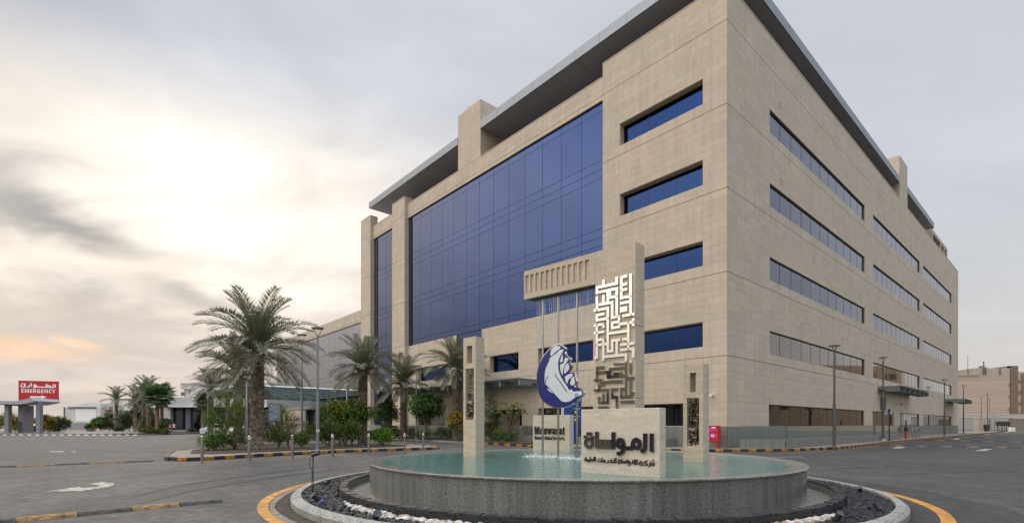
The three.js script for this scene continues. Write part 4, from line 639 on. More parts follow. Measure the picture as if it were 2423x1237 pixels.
putLamp('tall grey lamp post with red sticker on the island, beside the yellow flowering bush', 751, 25.2, 776, 0.14, M.lampGrey, (t) => { mesh('sticker', new THREE.CylinderGeometry(0.0875, 0.0875, 0.13, 14, 1, true).translate(0, 1.02, 0), M.white, t); mesh('red_mark', new THREE.CylinderGeometry(0.089, 0.089, 0.09, 10, 1, true, -0.8, 0.9).translate(0, 1.02, 0), M.red, t); mesh('yellow_mark', new THREE.CylinderGeometry(0.089, 0.089, 0.06, 10, 1, true, -0.8, 1.2).translate(0, 0.92, 0), M.paintY, t); });
putLamp('grey lamp post half hidden by the drooping fronds of the big palm', 713.5, 33, 792, 0.14, M.lampGrey);
putLamp('pale grey lamp post just beside the big palm trunk on the island', 583, 31, 876, 0.14, std(0.36, 0.38, 0.40, { metalness: 0.5, roughness: 0.5 }));
putLamp('thin grey lamp post beside the low fan palm near the white villa', 491, 44, 885, 0.1, M.lampGrey);
putLamp('small grey lamp post behind the yellow flowering bush under the glass canopy', 820, 52, 898, 0.1, std(0.4, 0.42, 0.42, { roughness: 0.5 }));
putLamp('grey lamp post in the bed between two palms before the glazed front', 985, 44, 872, 0.2, M.lampGrey);
putLamp('dark lamp post at the street corner before the glass balustrade, nearest of its row', 1975.5, 29.3, 818, 0.14, M.lampDark);
putLamp('dark lamp post with round foot beside the triangular sign, second of its row', 2091, 40.5, 846, 0.14, M.lampDark, (t) => mesh('round_foot', [cyl(0.34, 0.34, 0.07, 20), cyl(0.26, 0.16, 0.12, 20, 0, 0.07, 0)], M.lampGrey, t));
putLamp('dark lamp post along the side street between the two door canopies', 2236.5, 60, 898, 0.14, M.lampDark);
putLamp('dark lamp post past the second door canopy of the side street', 2281.5, 73, 912, 0.14, M.lampDark);
putLamp('dark lamp post before the gate at the end of the side street, front one', 2338, 95, 932, 0.1, M.lampDark);
putLamp('faint lamp post behind the gate fence, nearer the stone building', 2323.5, 112, 940, 0.1, M.lampDark);
putLamp('faint lamp post behind the gate fence, beyond the round sign', 2343, 125, 944, 0.1, M.lampDark);
// signs seen from behind
function triSign(label, px, d, ytop, yb, half, base) {
  const t = thing('warning_sign', label, 'road sign', atD(px, d, base), 0.15), h = lampHt(ytop, d) - base, s = half * d / F, hh = (yb - ytop) * d / F;
  const sh = new THREE.Shape(), r = s * 0.14; sh.moveTo(-s + r, h - hh); sh.lineTo(s - r, h - hh); sh.quadraticCurveTo(s, h - hh, s - r * 0.4, h - hh + r); sh.lineTo(r * 0.5, h - r * 0.5); sh.quadraticCurveTo(0, h, -r * 0.5, h - r * 0.5); sh.lineTo(-s + r * 0.4, h - hh + r); sh.quadraticCurveTo(-s, h - hh, -s + r, h - hh);
  const g = new THREE.ExtrudeGeometry(sh, { depth: 0.012, bevelEnabled: false }); g.translate(0, 0, -0.06); mesh('plate', uvm(g), std(0.33, 0.345, 0.36, { metalness: 0.3, roughness: 0.6 }), t);
  mesh('pole', cyl(0.045, 0.045, h - hh * 0.3, 10), M.darkMetal, t); mesh('clamp', [box(-0.12, 0.12, h - hh * 0.55, h - hh * 0.45, -0.05, 0.05), cyl(0.11, 0.11, 0.05, 10)], M.darkMetal, t);
}
triSign('back of a grey triangular road sign on black pole beside the round footed lamp', 2105.5, 41, 961, 980.5, 12, 0.14);
triSign('back of a large grey triangular road sign beside the gate booth', 62, 80, 960, 976.5, 11, 0.12);
for (const [px, d, yc, rr, l] of [[2347.5, 100, 985.5, 6.5, 'back of a round grey road sign before the end gate, nearer one'], [2356, 104, 988, 4.5, 'back of a round grey road sign before the end gate, farther smaller one']]) { const t = thing('round_sign', l, 'road sign', atD(px, d, 0.1)), h = lampHt(yc, d) - 0.1; mesh('plate', cyl(rr * d / F, rr * d / F, 0.03, 20).rotateX(Math.PI / 2).translate(0, h, 0), std(0.4, 0.4, 0.4), t); mesh('pole', cyl(0.045, 0.045, h, 8, 0, 0, -0.06), M.lampGrey, t); }
{ // red hose cabinet
  const P = onL(0.5, 0.75), t = thing('hose_cabinet', 'bright red fire hose cabinet on legs with pink stickers at the building corner', 'cabinet', [P[0], 0.14, -P[1]], H.rotation.y - Math.PI / 2);
  mesh('cabinet_body', rbox(-0.45, 0.45, 0.36, 1.27, -0.14, 0.14, 0.015), M.red, t); mesh('cabinet_door', rbox(-0.40, 0.40, 0.41, 1.22, 0.141, 0.152, 0.004), std(0.40, 0.014, 0.018, { roughness: 0.4 }), t);
  for (const s of [-1, 1]) for (const q of [-0.09, 0.09]) mesh('leg', box(s * 0.36 - 0.025, s * 0.36 + 0.025, 0, 0.36, q - 0.02, q + 0.02), M.red, t);
  mesh('sticker', box(-0.1, 0.36, 0.62, 0.82, 0.1525, 0.1545), M.magenta, t); mesh('sticker', box(-0.2, 0.38, 0.98, 1.1, 0.1525, 0.1545), M.magenta, t); mesh('label_plate', box(0.05, 0.28, 1.13, 1.19, 0.1525, 0.1545), M.white, t); mesh('pictogram', [box(0.05, 0.11, 0.66, 0.78, 0.155, 0.157), box(0.14, 0.2, 0.64, 0.72, 0.155, 0.157), box(0.05, 0.2, 0.76, 0.79, 0.1575, 0.159)], M.white, t);
}
// printed boards
function board(w, h, px, draw) { const c = document.createElement('canvas'); c.width = px; c.height = Math.round(px * h / w); const x = c.getContext('2d'); draw(x, c.width, c.height); const t = new THREE.CanvasTexture(c); t.colorSpace = THREE.SRGBColorSpace; return std(1, 1, 1, { map: t, roughness: 0.5 }); }
{ // blue information board behind the fountain
  const t = thing('information_board', 'tall blue information board with yellow digits behind the pale Latin lettered block', 'sign', atD(1356, 34.2, 0.14), -0.05);
  const m = board(1.15, 3.1, 256, (x, w, h) => { x.fillStyle = '#0c3578'; x.fillRect(0, 0, w, h); x.fillStyle = '#082662'; x.fillRect(0, h * 0.56, w, h * 0.44); x.fillStyle = '#dfe8f4'; x.font = `bold ${w * 0.15}px sans-serif`; x.textAlign = 'right'; x.fillText('Clinics', w * 0.93, h * 0.085); x.fillText('Waiting', w * 0.62, h * 0.155); for (const y of [0.29, 0.46]) { x.fillStyle = '#0a0a0a'; x.fillRect(w * 0.45, h * y, w * 0.33, h * 0.075); x.fillStyle = '#ffe11a'; x.font = `bold ${w * 0.2}px sans-serif`; x.fillText('0.', w * 0.74, h * (y + 0.064)); x.strokeStyle = '#dfe8f4'; x.lineWidth = w * 0.02; x.beginPath(); x.moveTo(w * 0.92, h * (y - 0.05)); x.lineTo(w * 0.86, h * (y - 0.03)); x.lineTo(w * 0.78, h * (y - 0.035)); x.lineTo(w * 0.72, h * (y - 0.03)); x.lineTo(w * 0.52, h * (y - 0.035)); x.stroke(); } });
  const g = box(-0.575, 0.575, 0.1, 3.2, -0.08, 0.08); mesh('board_panel', g, std(0.012, 0.05, 0.27), t); const f = new THREE.PlaneGeometry(1.15, 3.1); f.translate(0, 1.65, 0.083); mesh('printed_face', f, m, t); mesh('side_post', [box(-0.80, -0.62, 0, 3.0, -0.09, 0.09)], std(0.5, 0.52, 0.55), t);
}
{ // emergency sign
  const d = 86, t = thing('emergency_sign', 'large red billboard with white EMERGENCY lettering and arrow above the gate booth', 'sign', atD(90, d + 0.6, 0), 0.34), w = 5.5, h = 3.4, y = lampHt(924, d);
  const m = board(w, h, 1024, (x, W, Hh) => {
    x.fillStyle = '#b9272d'; x.fillRect(0, 0, W, Hh); x.fillStyle = '#eeeae8'; x.font = `bold ${Hh * 0.265}px sans-serif`; x.textAlign = 'center'; x.save(); x.translate(W * 0.49, Hh * 0.60); x.scale(W * 0.87 / x.measureText('EMERGENCY').width, 1); x.fillText('EMERGENCY', 0, 0); x.restore();
    x.fillRect(W * 0.28, Hh * 0.775, W * 0.30, Hh * 0.085); x.beginPath(); x.moveTo(W * 0.57, Hh * 0.72); x.lineTo(W * 0.70, Hh * 0.818); x.lineTo(W * 0.57, Hh * 0.915); x.fill();
    const X = (q) => (q - 310) / 625 * W, Y = (q) => (q - 135) / 315 * Hh; x.strokeStyle = '#eeeae8'; x.lineWidth = Hh * 0.055; x.lineJoin = 'round';
    const s = (pts) => { x.beginPath(); pts.forEach(([a, b], i) => (i ? x.lineTo(X(a), Y(b)) : x.moveTo(X(a), Y(b)))); x.stroke(); };
    s([[882, 180], [882, 236]]); s([[852, 180], [852, 228], [838, 234], [585, 228]]); s([[745, 176], [745, 230], [775, 205], [800, 205], [806, 230]]); x.beginPath(); x.ellipse(X(562), Y(208), W * 0.022, Hh * 0.05, 0, 0, 7); x.stroke(); s([[585, 208], [578, 236], [535, 243]]); s([[506, 168], [506, 226]]); s([[476, 200], [470, 230], [440, 242]]); s([[422, 184], [395, 190], [400, 208], [418, 222], [400, 236], [360, 236], [346, 222], [350, 200]]); s([[372, 176], [358, 182], [372, 190]]);
  });
  mesh('sign_panel', box(-w / 2, w / 2, y - h / 2, y + h / 2, -0.12, 0.0), std(0.30, 0.02, 0.025), t); const f = new THREE.PlaneGeometry(w - 0.04, h - 0.04); f.translate(0, y, 0.004); mesh('printed_face', f, m, t); for (const s of [-2.2, 0.3]) mesh('post', cyl(0.13, 0.13, y - h / 2, 10, s, 0, -0.06), M.lampGrey, t);
}
{ // kiosk and lettered wall under the canopy
  const p = atD(649, 41, 0.1), t = thing('directory_board', 'grey upright directory board with faded print under the glass canopy', 'sign', p, 0.35), y0 = lampHt(1000, 41), y1 = lampHt(956, 41);
  const m = board(0.8, 1.5, 128, (x, w, h) => { x.fillStyle = '#8d97a3'; x.fillRect(0, 0, w, h); x.fillStyle = '#c9d0d6'; for (let i = 0; i < 13; i++) x.fillRect(w * 0.1, h * (0.08 + i * 0.07), w * (0.3 + 0.45 * Math.abs(Math.sin(i * 2.3))), h * 0.022); x.fillStyle = '#7b6a6a'; x.fillRect(w * 0.12, h * 0.45, w * 0.3, h * 0.08); });
  mesh('frame', rbox(-0.46, 0.46, y0 - 0.1, y1, -0.1, 0.1, 0.03, 2), std(0.2, 0.21, 0.22), t); const f = new THREE.PlaneGeometry(0.8, y1 - y0 - 0.15); f.translate(0, (y0 + y1) / 2, 0.104); mesh('printed_face', f, m, t); mesh('leg', [box(-0.28, -0.12, 0, y0 - 0.1, -0.06, 0.06), box(0.12, 0.28, 0, y0 - 0.1, -0.06, 0.06)], M.conc, t);
  const q = atD(693, 57, 0.1), e = thing('lettered_wall', 'freestanding pale limestone wall with dark flowing script under the glass canopy', 'wall', q, H.rotation.y - Math.PI / 2 + 0.35), hw = 1.75, hh = 3.0;
  for (let j = 0; j < 5; j++) for (let i = 0; i < 4; i++) mesh('stone_block', tintG(uvm(box(-hw + i * hw / 2 + 0.004, -hw + (i + 1) * hw / 2 - 0.004, j * hh / 5 + 0.003, (j + 1) * hh / 5 - 0.003, -0.3, 0.004 * NZ.noise(i * 1.7, j * 2.3, 0))), [0.58 + 0.04 * NZ.noise(i * 3.3, j * 1.1, 4), 0.52, 0.42]), M.stone, e);
  const r = rng(6); for (let i = 0; i < 7; i++) { const x = -1.25 + i * 0.36; mesh('script', tube([[x + 0.4, 2.25 - 0.15 * r(), 0.03], [x + 0.2, 1.85 + 0.3 * r(), 0.03], [x + 0.05, 1.75, 0.03], [x - 0.05, 2.0 + 0.3 * r(), 0.03], [x - 0.12, 2.3 + 0.2 * r(), 0.03]], 0.035, 12, 5), M.bronze, e); }
}
// gate booth, far buildings
{
  const d = 78, s = d / F, t = thing('gate_booth', 'grey concrete gate shelter with folded flat roof and two posts', 'gate shelter', atD(50, d, 0.1)), y = (py) => lampHt(py, d) - 0.1, x = (px) => (px - 50) * s;
  mesh('column', rbox(x(13), x(22.5), 0, y(956), -0.3, 0.3, 0.03), M.conc, t); mesh('column', rbox(x(87), x(96.5), 0, y(950), -0.3, 0.3, 0.03), M.conc, t); mesh('booth_wall', [box(x(23), x(35), 0, y(958), -3, -1.2)], std(0.27, 0.26, 0.28), t); mesh('cross_beam', [box(x(12), x(32), y(959), y(951.5), -2.4, 0.3)], M.conc, t);
  const roof = new THREE.Shape([[x(-60), y(948)], [x(50), y(949.5)], [x(84), y(942)], [x(92), y(949)], [x(90), y(951)], [x(60), y(957)], [x(-60), y(956)]].map((p) => new THREE.Vector2(...p))); const g = new THREE.ExtrudeGeometry(roof, { depth: 4.5, bevelEnabled: false }); g.translate(0, 0, -3.6); mesh('roof', uvm(g), std(0.36, 0.355, 0.38), t);
  mesh('kerb_slab', rbox(x(-40), x(98), -0.05, 0.12, -4, 0.7, 0.03), M.conc, t); mesh('gate_leaf', [0, 1, 2, 3, 4, 5].map((i) => box(x(27) + i * 0.12, x(27) + i * 0.12 + 0.06, 0.1, 1.9, -0.9, -0.86)), std(0.1, 0.09, 0.1), t);
}
function barn() {
  const d = 150, s = d / F, t = thing('white_hall', 'white hall with curved roof and grey base wall beyond the far road', 'building', atD(200, d, 0)), y = (py) => lampHt(py, d), x = (px) => (px - 200) * s;
  mesh('wall', [box(x(147), x(236), 1.8, y(964), -14, 0)], M.whiteWall, t); mesh('base_wall', [box(x(146), x(238), 0, 1.8, -14, 0.1), box(x(160), x(226), 0, 2.0, 0.2, 0.5)], std(0.25, 0.25, 0.25), t);
  const sh = new THREE.Shape(); sh.moveTo(x(160), y(962)); sh.quadraticCurveTo(x(185), y(961), x(199), y(953)); sh.lineTo(x(236), y(954)); sh.lineTo(x(236), y(963.8)); sh.lineTo(x(160), y(963.8)); const g = new THREE.ExtrudeGeometry(sh, { depth: 14, bevelEnabled: false }); g.translate(0, 0, -14); mesh('roof', uvm(g), std(0.60, 0.61, 0.64), t);
  mesh('gutter', [box(x(161), x(227), y(965), y(963.2), 0.02, 0.5)], M.darkMetal, t); mesh('panel', [box(x(178), x(226), y(997), y(967), 0.02, 0.12)], M.white, t); mesh('downpipe', [box(x(151), x(152.2), 1.8, y(963), 0.02, 0.25)], M.frameGrey, t);
  mesh('side_wing', [box(x(236), x(300), 0, y(960), -12, -2)], M.whiteWall, t); mesh('shop_front', [box(x(258), x(290), 0, y(970), -1.98, -1.8)], std(0.11, 0.115, 0.12), t); mesh('red_fascia', [box(x(237), x(249), y(973), y(969), -1.98, -1.7)], std(0.5, 0.06, 0.05), t); mesh('kiosk', [box(x(232), x(252), 0, y(996), 1.5, 3)], M.white, t); mesh('kiosk_door', [box(x(239), x(247), 0, y(999), 3.02, 3.1)], M.red, t);
}
barn();
{
  const d = 96, s = d / F, t = thing('white_villa', 'white two storey villa with dark glass ground floor and small red tiled roof', 'building', atD(450, d, 0)), y = (py) => lampHt(py, d), x = (px) => (px - 450) * s;
  mesh('wall', [box(x(418), x(450), y(941), y(919), -10, -2), box(x(450), x(640), y(941), y(906), -12, 0), box(x(416), x(450), y(919), y(906), -10, -1.2), box(x(404), x(640), y(964), y(941.2), -12, 1.6), box(x(386), x(412), 0, y(964), -10, 1.2)], M.whiteWall, t);
  mesh('parapet', [box(x(415), x(451), y(906), y(904.8), -10.2, -1), box(x(449), x(640), y(906), y(904.8), -12, 0.15)], M.white, t);
  mesh('canopy_slab', [box(x(403), x(640), y(964), y(963), -1, 2.0)], M.white, t);
  mesh('window', [box(x(411), x(420), y(935), y(926), -1.98, -1.9)], std(0.13, 0.13, 0.15), t);
  for (let i = 0; i < 4; i++) mesh('shop_pane', box(x(412 + i * 8), x(419.4 + i * 8), 0.5, y(964.3), 0.3, 0.4), std(0.07, 0.075, 0.085, { metalness: 0.8, roughness: 0.08 }), t);
  mesh('shop_frame', [box(x(411), x(446), 0.5, y(964.2), 0.15, 0.28), box(x(411), x(446), 0, 0.5, 0.1, 0.9)], std(0.35, 0.35, 0.35), t);
  mesh('tiled_pier', [box(x(446), x(457), 0, y(950), 0.2, 1.0)], std(0.14, 0.145, 0.16), t); mesh('blue_shop_front', [box(x(457), x(640), 0, y(962), 0.3, 0.7)], std(0.02, 0.04, 0.10), t); mesh('door', [box(x(463), x(478), 0, y(975), 0.72, 0.8)], M.glassDark, t);
  const rg2 = new THREE.ConeGeometry(4.2 * 0.5 * 1.41, 1.1, 4); rg2.rotateY(Math.PI / 4); rg2.translate(x(444), y(904.5) + 0.55, -6); mesh('roof', uvm(rg2), std(0.24, 0.10, 0.075), t); mesh('roof_house', [box(x(431), x(457), y(906), y(904.3), -8.4, -3.6)], M.whiteWall, t);
}
{ // beige blocks at the end of the side street
  const wallR = (t, x0, x1, y0, y1, z, nb) => { for (let i = 0; i < nb; i++) mesh('band', uvm(box(x0, x1, mix(y0, y1, i / nb) + 0.012, mix(y0, y1, (i + 1) / nb) - 0.012, z - 0.2, z + 0.1 * (i % 2 ? 0.2 : 0))), std(0.42 + 0.015 * (i % 3), 0.34 + 0.012 * (i % 3), 0.285), t); };
  let d = 150, s = d / F, x = (px) => (px - CX) * s, y = (py) => lampHt(py, d), t = thing('beige_block', 'plain beige apartment block with brown brick corner beyond the side street', 'building', [0, 0, -d]);
  wallR(t, x(2255), x(2392), 0, y(886.5), 0, 10); wallR(t, x(2308), x(2392), y(886.5), y(870.5), 0, 2); mesh('core', [box(x(2255), x(2391.5), 0, y(887), -30, -0.25), box(x(2308), x(2391.5), 0, y(871), -30, -0.25)], M.backing, t);
  const rb = rng(3), bs = []; const bh = (y(865.5)) / 24; for (let j = 0; j < 24; j++) for (let i = 0; i < 3; i++) mesh('brick_band', box(x(2392) + i * 0.75, x(2392) + (i + 1) * 0.75 - 0.04, j * bh + 0.03, (j + 1) * bh - 0.03, -1, 0.2 + 0.03 * rb()), std(0.185 + 0.02 * rb(), 0.135, 0.10), t);
  mesh('brick_core', [box(x(2392), x(2409), 0, y(865.5), -28, 0.14)], std(0.15, 0.11, 0.08), t);
  mesh('antenna', [cyl(0.08, 0.05, y(838) - y(887), 6, x(2306), y(887), -2)], M.lampDark, t); mesh('pipe', [cyl(0.14, 0.14, 4.0, 8, x(2327), y(887), 0.3), cyl(0.14, 0.14, 2.4, 8, x(2332), y(887), 0.3), cyl(0.14, 0.14, 2, 8, x(2366), y(887), 0.3)], M.lampDark, t); mesh('roof_unit', [box(x(2339), x(2343), y(870.5), y(863.5), -3, -1.5), box(x(2262), x(2318), y(889), y(888), 0.2, 0.4)], M.frameGrey, t);
  mesh('side_wall', [box(x(2409), x(2409) + 1.2, 0, y(870), -30, -1)], std(0.40, 0.34, 0.29), t);
  for (let k = 0; k < 4; k++) { mesh('window', [box(x(2388.2), x(2389.8), y(916 + k * 28.5), y(907 + k * 28.5), 0.10, 0.125)], M.frameGrey, t); }
  d = 190; s = d / F; t = thing('beige_block', 'second beige apartment block with windows, standing behind the brick corner', 'building', [0, 0, -d]);
  wallR(t, x(2404), x(2500), 0, y(879), 0, 10); mesh('core', [box(x(2404), x(2499), 0, y(879.5), -20, -0.25)], M.backing, t); mesh('brick_edge', [box(x(2418), x(2500), 0, y(884), 0.2, 1.2)], std(0.17, 0.125, 0.095), t);
  for (let k = 0; k < 4; k++) for (let i = 0; i < 3; i++) mesh('window', [box(x(2410.6 + i * 2.4), x(2411.6 + i * 2.4), y(907 + k * 26), y(899 + k * 26), 0.10, 0.13)], M.frameGrey, t);
  d = 128; s = d / F; t = thing('boundary_wall', 'long low white boundary wall at the end of the side street', 'wall', [0, 0, -d]); for (let i = 0; i < 8; i++) mesh('wall_bay', uvm(box(x(2240) + i * 6, x(2240) + (i + 1) * 6 - 0.06, 0, y(981.5), -0.3, 0)), std(0.62, 0.60, 0.58, { map: stoneTex }), t); mesh('coping', [box(x(2240), x(2240) + 48, y(981.4), y(980.2), -0.4, 0.1)], M.white, t);
  d = 108; s = d / F; t = thing('gate_fence', 'dark metal railing fence at the end of the side street', 'fence', [0, 0, -d]); for (let i = 0; i < 40; i++) mesh('railing_bar', box(x(2268) + i * 0.30, x(2268) + i * 0.30 + 0.05, 0.15, y(989), -0.03, 0.03), M.frameGrey, t); mesh('rail', [box(x(2268), x(2268) + 12, y(989.6), y(988.8), -0.05, 0.05), box(x(2268), x(2268) + 12, 0.2, 0.28, -0.05, 0.05)], M.frameGrey, t);
  t = thing('gate_pier', 'square beige gate pier between the railings at the end of the side street', 'pier', atD(2318, 106, 0)); mesh('shaft', rbox(-0.5, 0.5, 0, y(990), -0.5, 0.5, 0.03), std(0.44, 0.36, 0.29), t); mesh('cap', rbox(-0.6, 0.6, y(990), y(989), -0.6, 0.6, 0.03), std(0.5, 0.43, 0.36), t);
  d = 100; s = d / F; t = thing('covered_barrier', 'large dark grey covered barrier standing on legs by the end gate', 'barrier', atD(2375, d, 0)); const w = 16 * s; mesh('panel', [rbox(-w, w, lampHt(1007, d), lampHt(996.5, d), -0.2, 0.2, 0.18, 3)], std(0.045, 0.047, 0.05, { roughness: 0.9 }), t); mesh('leg', Array.from({ length: 6 }, (_, i) => box(-w * 0.8 + i * w * 0.32, -w * 0.8 + i * w * 0.32 + 0.06, 0, lampHt(1007, d), -0.05, 0.05)), M.darkMetal, t);
  t = thing('dark_barrel', 'small dark round drum standing before the end gate', 'drum', atD(2336, 98, 0)); mesh('shell', [cyl(0.45, 0.45, 1.0, 16, 0, 0.5, 0), cyl(0.48, 0.48, 0.06, 16, 0, 0.8, 0), cyl(0.3, 0.3, 0.5, 12, 0, 0, 0)], M.darkMetal, t);
  t = thing('white_cabinet', 'small white utility cabinet beside the covered barrier', 'cabinet', atD(2396, 98, 0)); mesh('shell', rbox(-0.42, 0.42, 0.1, 0.95, -0.3, 0.3, 0.03), M.white, t); mesh('foot', box(-0.38, 0.38, 0, 0.1, -0.26, 0.26), M.conc, t);
  t = thing('low_beige_wall', 'plain beige garden wall at the edge of the picture past the gate', 'wall', [0, 0, -112]); for (let i = 0; i < 4; i++) mesh('wall_bay', uvm(box((2390 - CX) * 112 / F + i * 3, (2390 - CX) * 112 / F + i * 3 + 2.96, 0, lampHt(990, 112), -0.2, 0.1)), std(0.30, 0.265, 0.235, { map: stoneTex }), t);
}
{ // steel barriers and red post at the doors of the side street
  const q = onR(32.2, 2.6); let t = thing('door_barrier', 'two steel hoop barriers at the side street doorway', 'barrier', [q[0], 0.14, -q[1]], H.rotation.y); const hoop = (x, z) => tube([[x, 0, z], [x, 0.85, z], [x + 0.1, 0.95, z], [x + 1.0, 0.95, z], [x + 1.1, 0.85, z], [x + 1.1, 0, z]], 0.025, 24, 6); mesh('hoop', hoop(0, 0), M.steel, t); mesh('hoop', hoop(1.6, 0.0), M.steel, t); mesh('mid_rail', [bar([0, 0.5, 0], [1.1, 0.5, 0], 0.03), bar([1.6, 0.5, 0], [2.7, 0.5, 0], 0.03)], M.steel, t);
  const p = onR(30.0, 2.5); t = thing('barrier_post', 'red and black barrier post beside the side street doorway', 'post', [p[0], 0.14, -p[1]]); mesh('post', rbox(-0.07, 0.07, 0, 0.72, -0.07, 0.07, 0.02), std(0.45, 0.015, 0.015), t); mesh('head', [rbox(-0.12, 0.14, 0.72, 1.05, -0.1, 0.1, 0.04, 2), rbox(-0.04, 0.04, 1.05, 1.75, -0.04, 0.04, 0.015)], M.darkMetal, t);
}
// cars
function car(label, pos, turn, paint) {
  const t = thing('parked_car', label, 'car', pos, turn, 'parked cars'), Z = 0.86;
  const ex = (pts, z, b = 0.06) => { const s = new THREE.Shape(new THREE.SplineCurve(pts.map((p) => new THREE.Vector2(...p))).getPoints(60)); const g = new THREE.ExtrudeGeometry(s, { depth: 2 * z - 2 * b, bevelEnabled: true, bevelSize: b, bevelThickness: b, bevelSegments: 3, steps: 1 }); g.translate(0, 0, -z + b); return flat(g); };
  mesh('body', ex([[-2.25, 0.35], [-2.28, 0.75], [-2.15, 0.92], [-1.2, 1.0], [0, 1.0], [1.0, 0.96], [2.0, 0.82], [2.25, 0.62], [2.22, 0.35], [1.0, 0.28], [-1.0, 0.28], [-2.25, 0.35]], Z), paint, t);
  mesh('roof', ex([[-1.75, 0.98], [-1.3, 1.34], [-0.7, 1.45], [0.0, 1.43], [0.5, 1.25], [1.0, 0.97], [-0.4, 0.96], [-1.75, 0.98]], Z - 0.13, 0.09), paint, t);
  mesh('side_glass', [ex([[-1.45, 1.02], [-1.15, 1.29], [-0.65, 1.38], [-0.05, 1.36], [0.38, 1.2], [0.72, 1.02], [-0.3, 1.01], [-1.45, 1.02]], Z - 0.115, 0.02)], M.glassDark, t);
  mesh('windscreen', [bar([0.56, 1.25, 0], [0.98, 1.01, 0], 0.02, 1.3), bar([-1.36, 1.34, 0], [-1.76, 1.03, 0], 0.02, 1.25)], M.glassDark, t);
  for (const x of [-1.4, 1.4]) for (const s of [-1, 1]) { const w = mesh('wheel', cyl(0.33, 0.33, 0.2, 20, 0, -0.1, 0).rotateX(Math.PI / 2).translate(x, 0.33, s * (Z - 0.08)), M.darkMetal, t); mesh('rim', cyl(0.2, 0.2, 0.22, 14, 0, -0.11, 0).rotateX(Math.PI / 2).translate(x, 0.33, s * (Z - 0.075)), M.steel, w); }
  for (const s of [-1, 1]) { mesh('headlight', rbox(2.1, 2.27, 0.6, 0.75, s * 0.6 - 0.18, s * 0.6 + 0.18, 0.03), std(0.6, 0.6, 0.6, { roughness: 0.1 }), t); mesh('tail_light', rbox(-2.3, -2.15, 0.7, 0.86, s * 0.62 - 0.18, s * 0.62 + 0.18, 0.03), M.red, t); }
  mesh('bumper', [rbox(2.15, 2.32, 0.36, 0.52, -0.8, 0.8, 0.05, 2), rbox(-2.34, -2.18, 0.36, 0.55, -0.8, 0.8, 0.05, 2)], paint, t);
  return t;
}
const wp = phy(0.68, 0.68, 0.68, { roughness: 0.3, clearcoat: 0.8 }), dp = phy(0.02, 0.02, 0.024, { roughness: 0.3, clearcoat: 0.8 });
car('white car parked before the blue shop front, seen beside the fan palm', atD(524, 66, 0), 0.25, wp);
car('white car behind the trunks on the island, before the glass canopy', atD(592, 56, 0), 1.2, wp);
{ const q = onL(26.5, 5.9); car('dark car with red tail lights behind the shrubs before the glazed front', atD(912, 52, 0), 1.1, dp); }
// ---------------------------------------------------------------- palms
function bladeGeo(P, N, C, a, dir, side, len, w, col) { // a pointed leaf blade of two folded triangles pairs
  const b = a.clone().addScaledVector(dir, len * 0.4), tip = a.clone().addScaledVector(dir, len); tip.y -= len * 0.12;
  const l = b.clone().addScaledVector(side, w / 2), r = b.clone().addScaledVector(side, -w / 2), n = new THREE.Vector3().crossVectors(dir, side).normalize(); if (n.y < 0) n.negate();
  for (const p of [a, l, r, l, tip, r]) { P.push(p.x, p.y, p.z); N.push(n.x, n.y, n.z); C.push(...col); }
}
function leafMesh(P, N, C) { const g = new THREE.BufferGeometry(); g.setAttribute('position', new THREE.Float32BufferAttribute(P, 3)); g.setAttribute('normal', new THREE.Float32BufferAttribute(N, 3)); g.setAttribute('color', new THREE.Float32BufferAttribute(C, 3)); g.setAttribute('uv', new THREE.Float32BufferAttribute(new Float32Array(P.length / 3 * 2), 2)); return g; }
function frondGeo(seed, len, a0, droop, col, nl = 50) { // date palm frond growing along +x
  const r = rng(seed), P = [], N = [], C = [], pts = [], tw = (r() - 0.5) * 0.5; let p = new THREE.Vector3(0, 0, 0);
  const K = 14; for (let i = 0; i <= K; i++) { pts.push(p.clone()); const t = i / K, a = (a0 - droop * Math.pow(t, 1.4)) * D2R, y = tw * t * t; p = p.clone().add(new THREE.Vector3(Math.cos(a) * Math.cos(y), Math.sin(a), Math.cos(a) * Math.sin(y)).multiplyScalar(len / K)); }
  const cv = new THREE.CatmullRomCurve3(pts);
  for (let i = 0; i < nl; i++) {
    const t = 0.10 + 0.9 * i / nl, o = cv.getPoint(t), d = cv.getTangent(t), side = new THREE.Vector3(-d.z, 0, d.x).normalize(), up = new THREE.Vector3().crossVectors(side, d).normalize(); if (up.y < 0) up.negate();
    const ll = len * 0.21 * Math.pow(Math.sin(Math.PI * (0.12 + 0.80 * t)), 0.6);
    for (const s of [-1, 1]) {
      const dir = side.clone().multiplyScalar(s * (0.82 + 0.2 * r())).addScaledVector(d, mix(0.45, 1.2, t) + 0.25 * (r() - 0.5)).addScaledVector(up, 0.35 + 0.4 * (r() - 0.4)).normalize(), wd = new THREE.Vector3().crossVectors(dir, up).normalize(), k = mix(0.75, 1.3, r()), dry = r() < 0.06 ? 1 : 0;
      bladeGeo(P, N, C, o, dir, wd, ll * mix(0.85, 1.15, r()), 0.042, [mix(col[0] * k, 0.26, dry * 0.7), mix(col[1] * k, 0.21, dry * 0.7), mix(col[2] * k, 0.11, dry * 0.7)]);
    }
  }
  const stem = tintG(flat(new THREE.TubeGeometry(cv, 12, 0.018, 4)), [0.20, 0.17, 0.09]); stem.setAttribute('uv', new THREE.Float32BufferAttribute(new Float32Array(stem.attributes.position.count * 2), 2));
  return mergeGeometries([leafMesh(P, N, C), stem]);
}
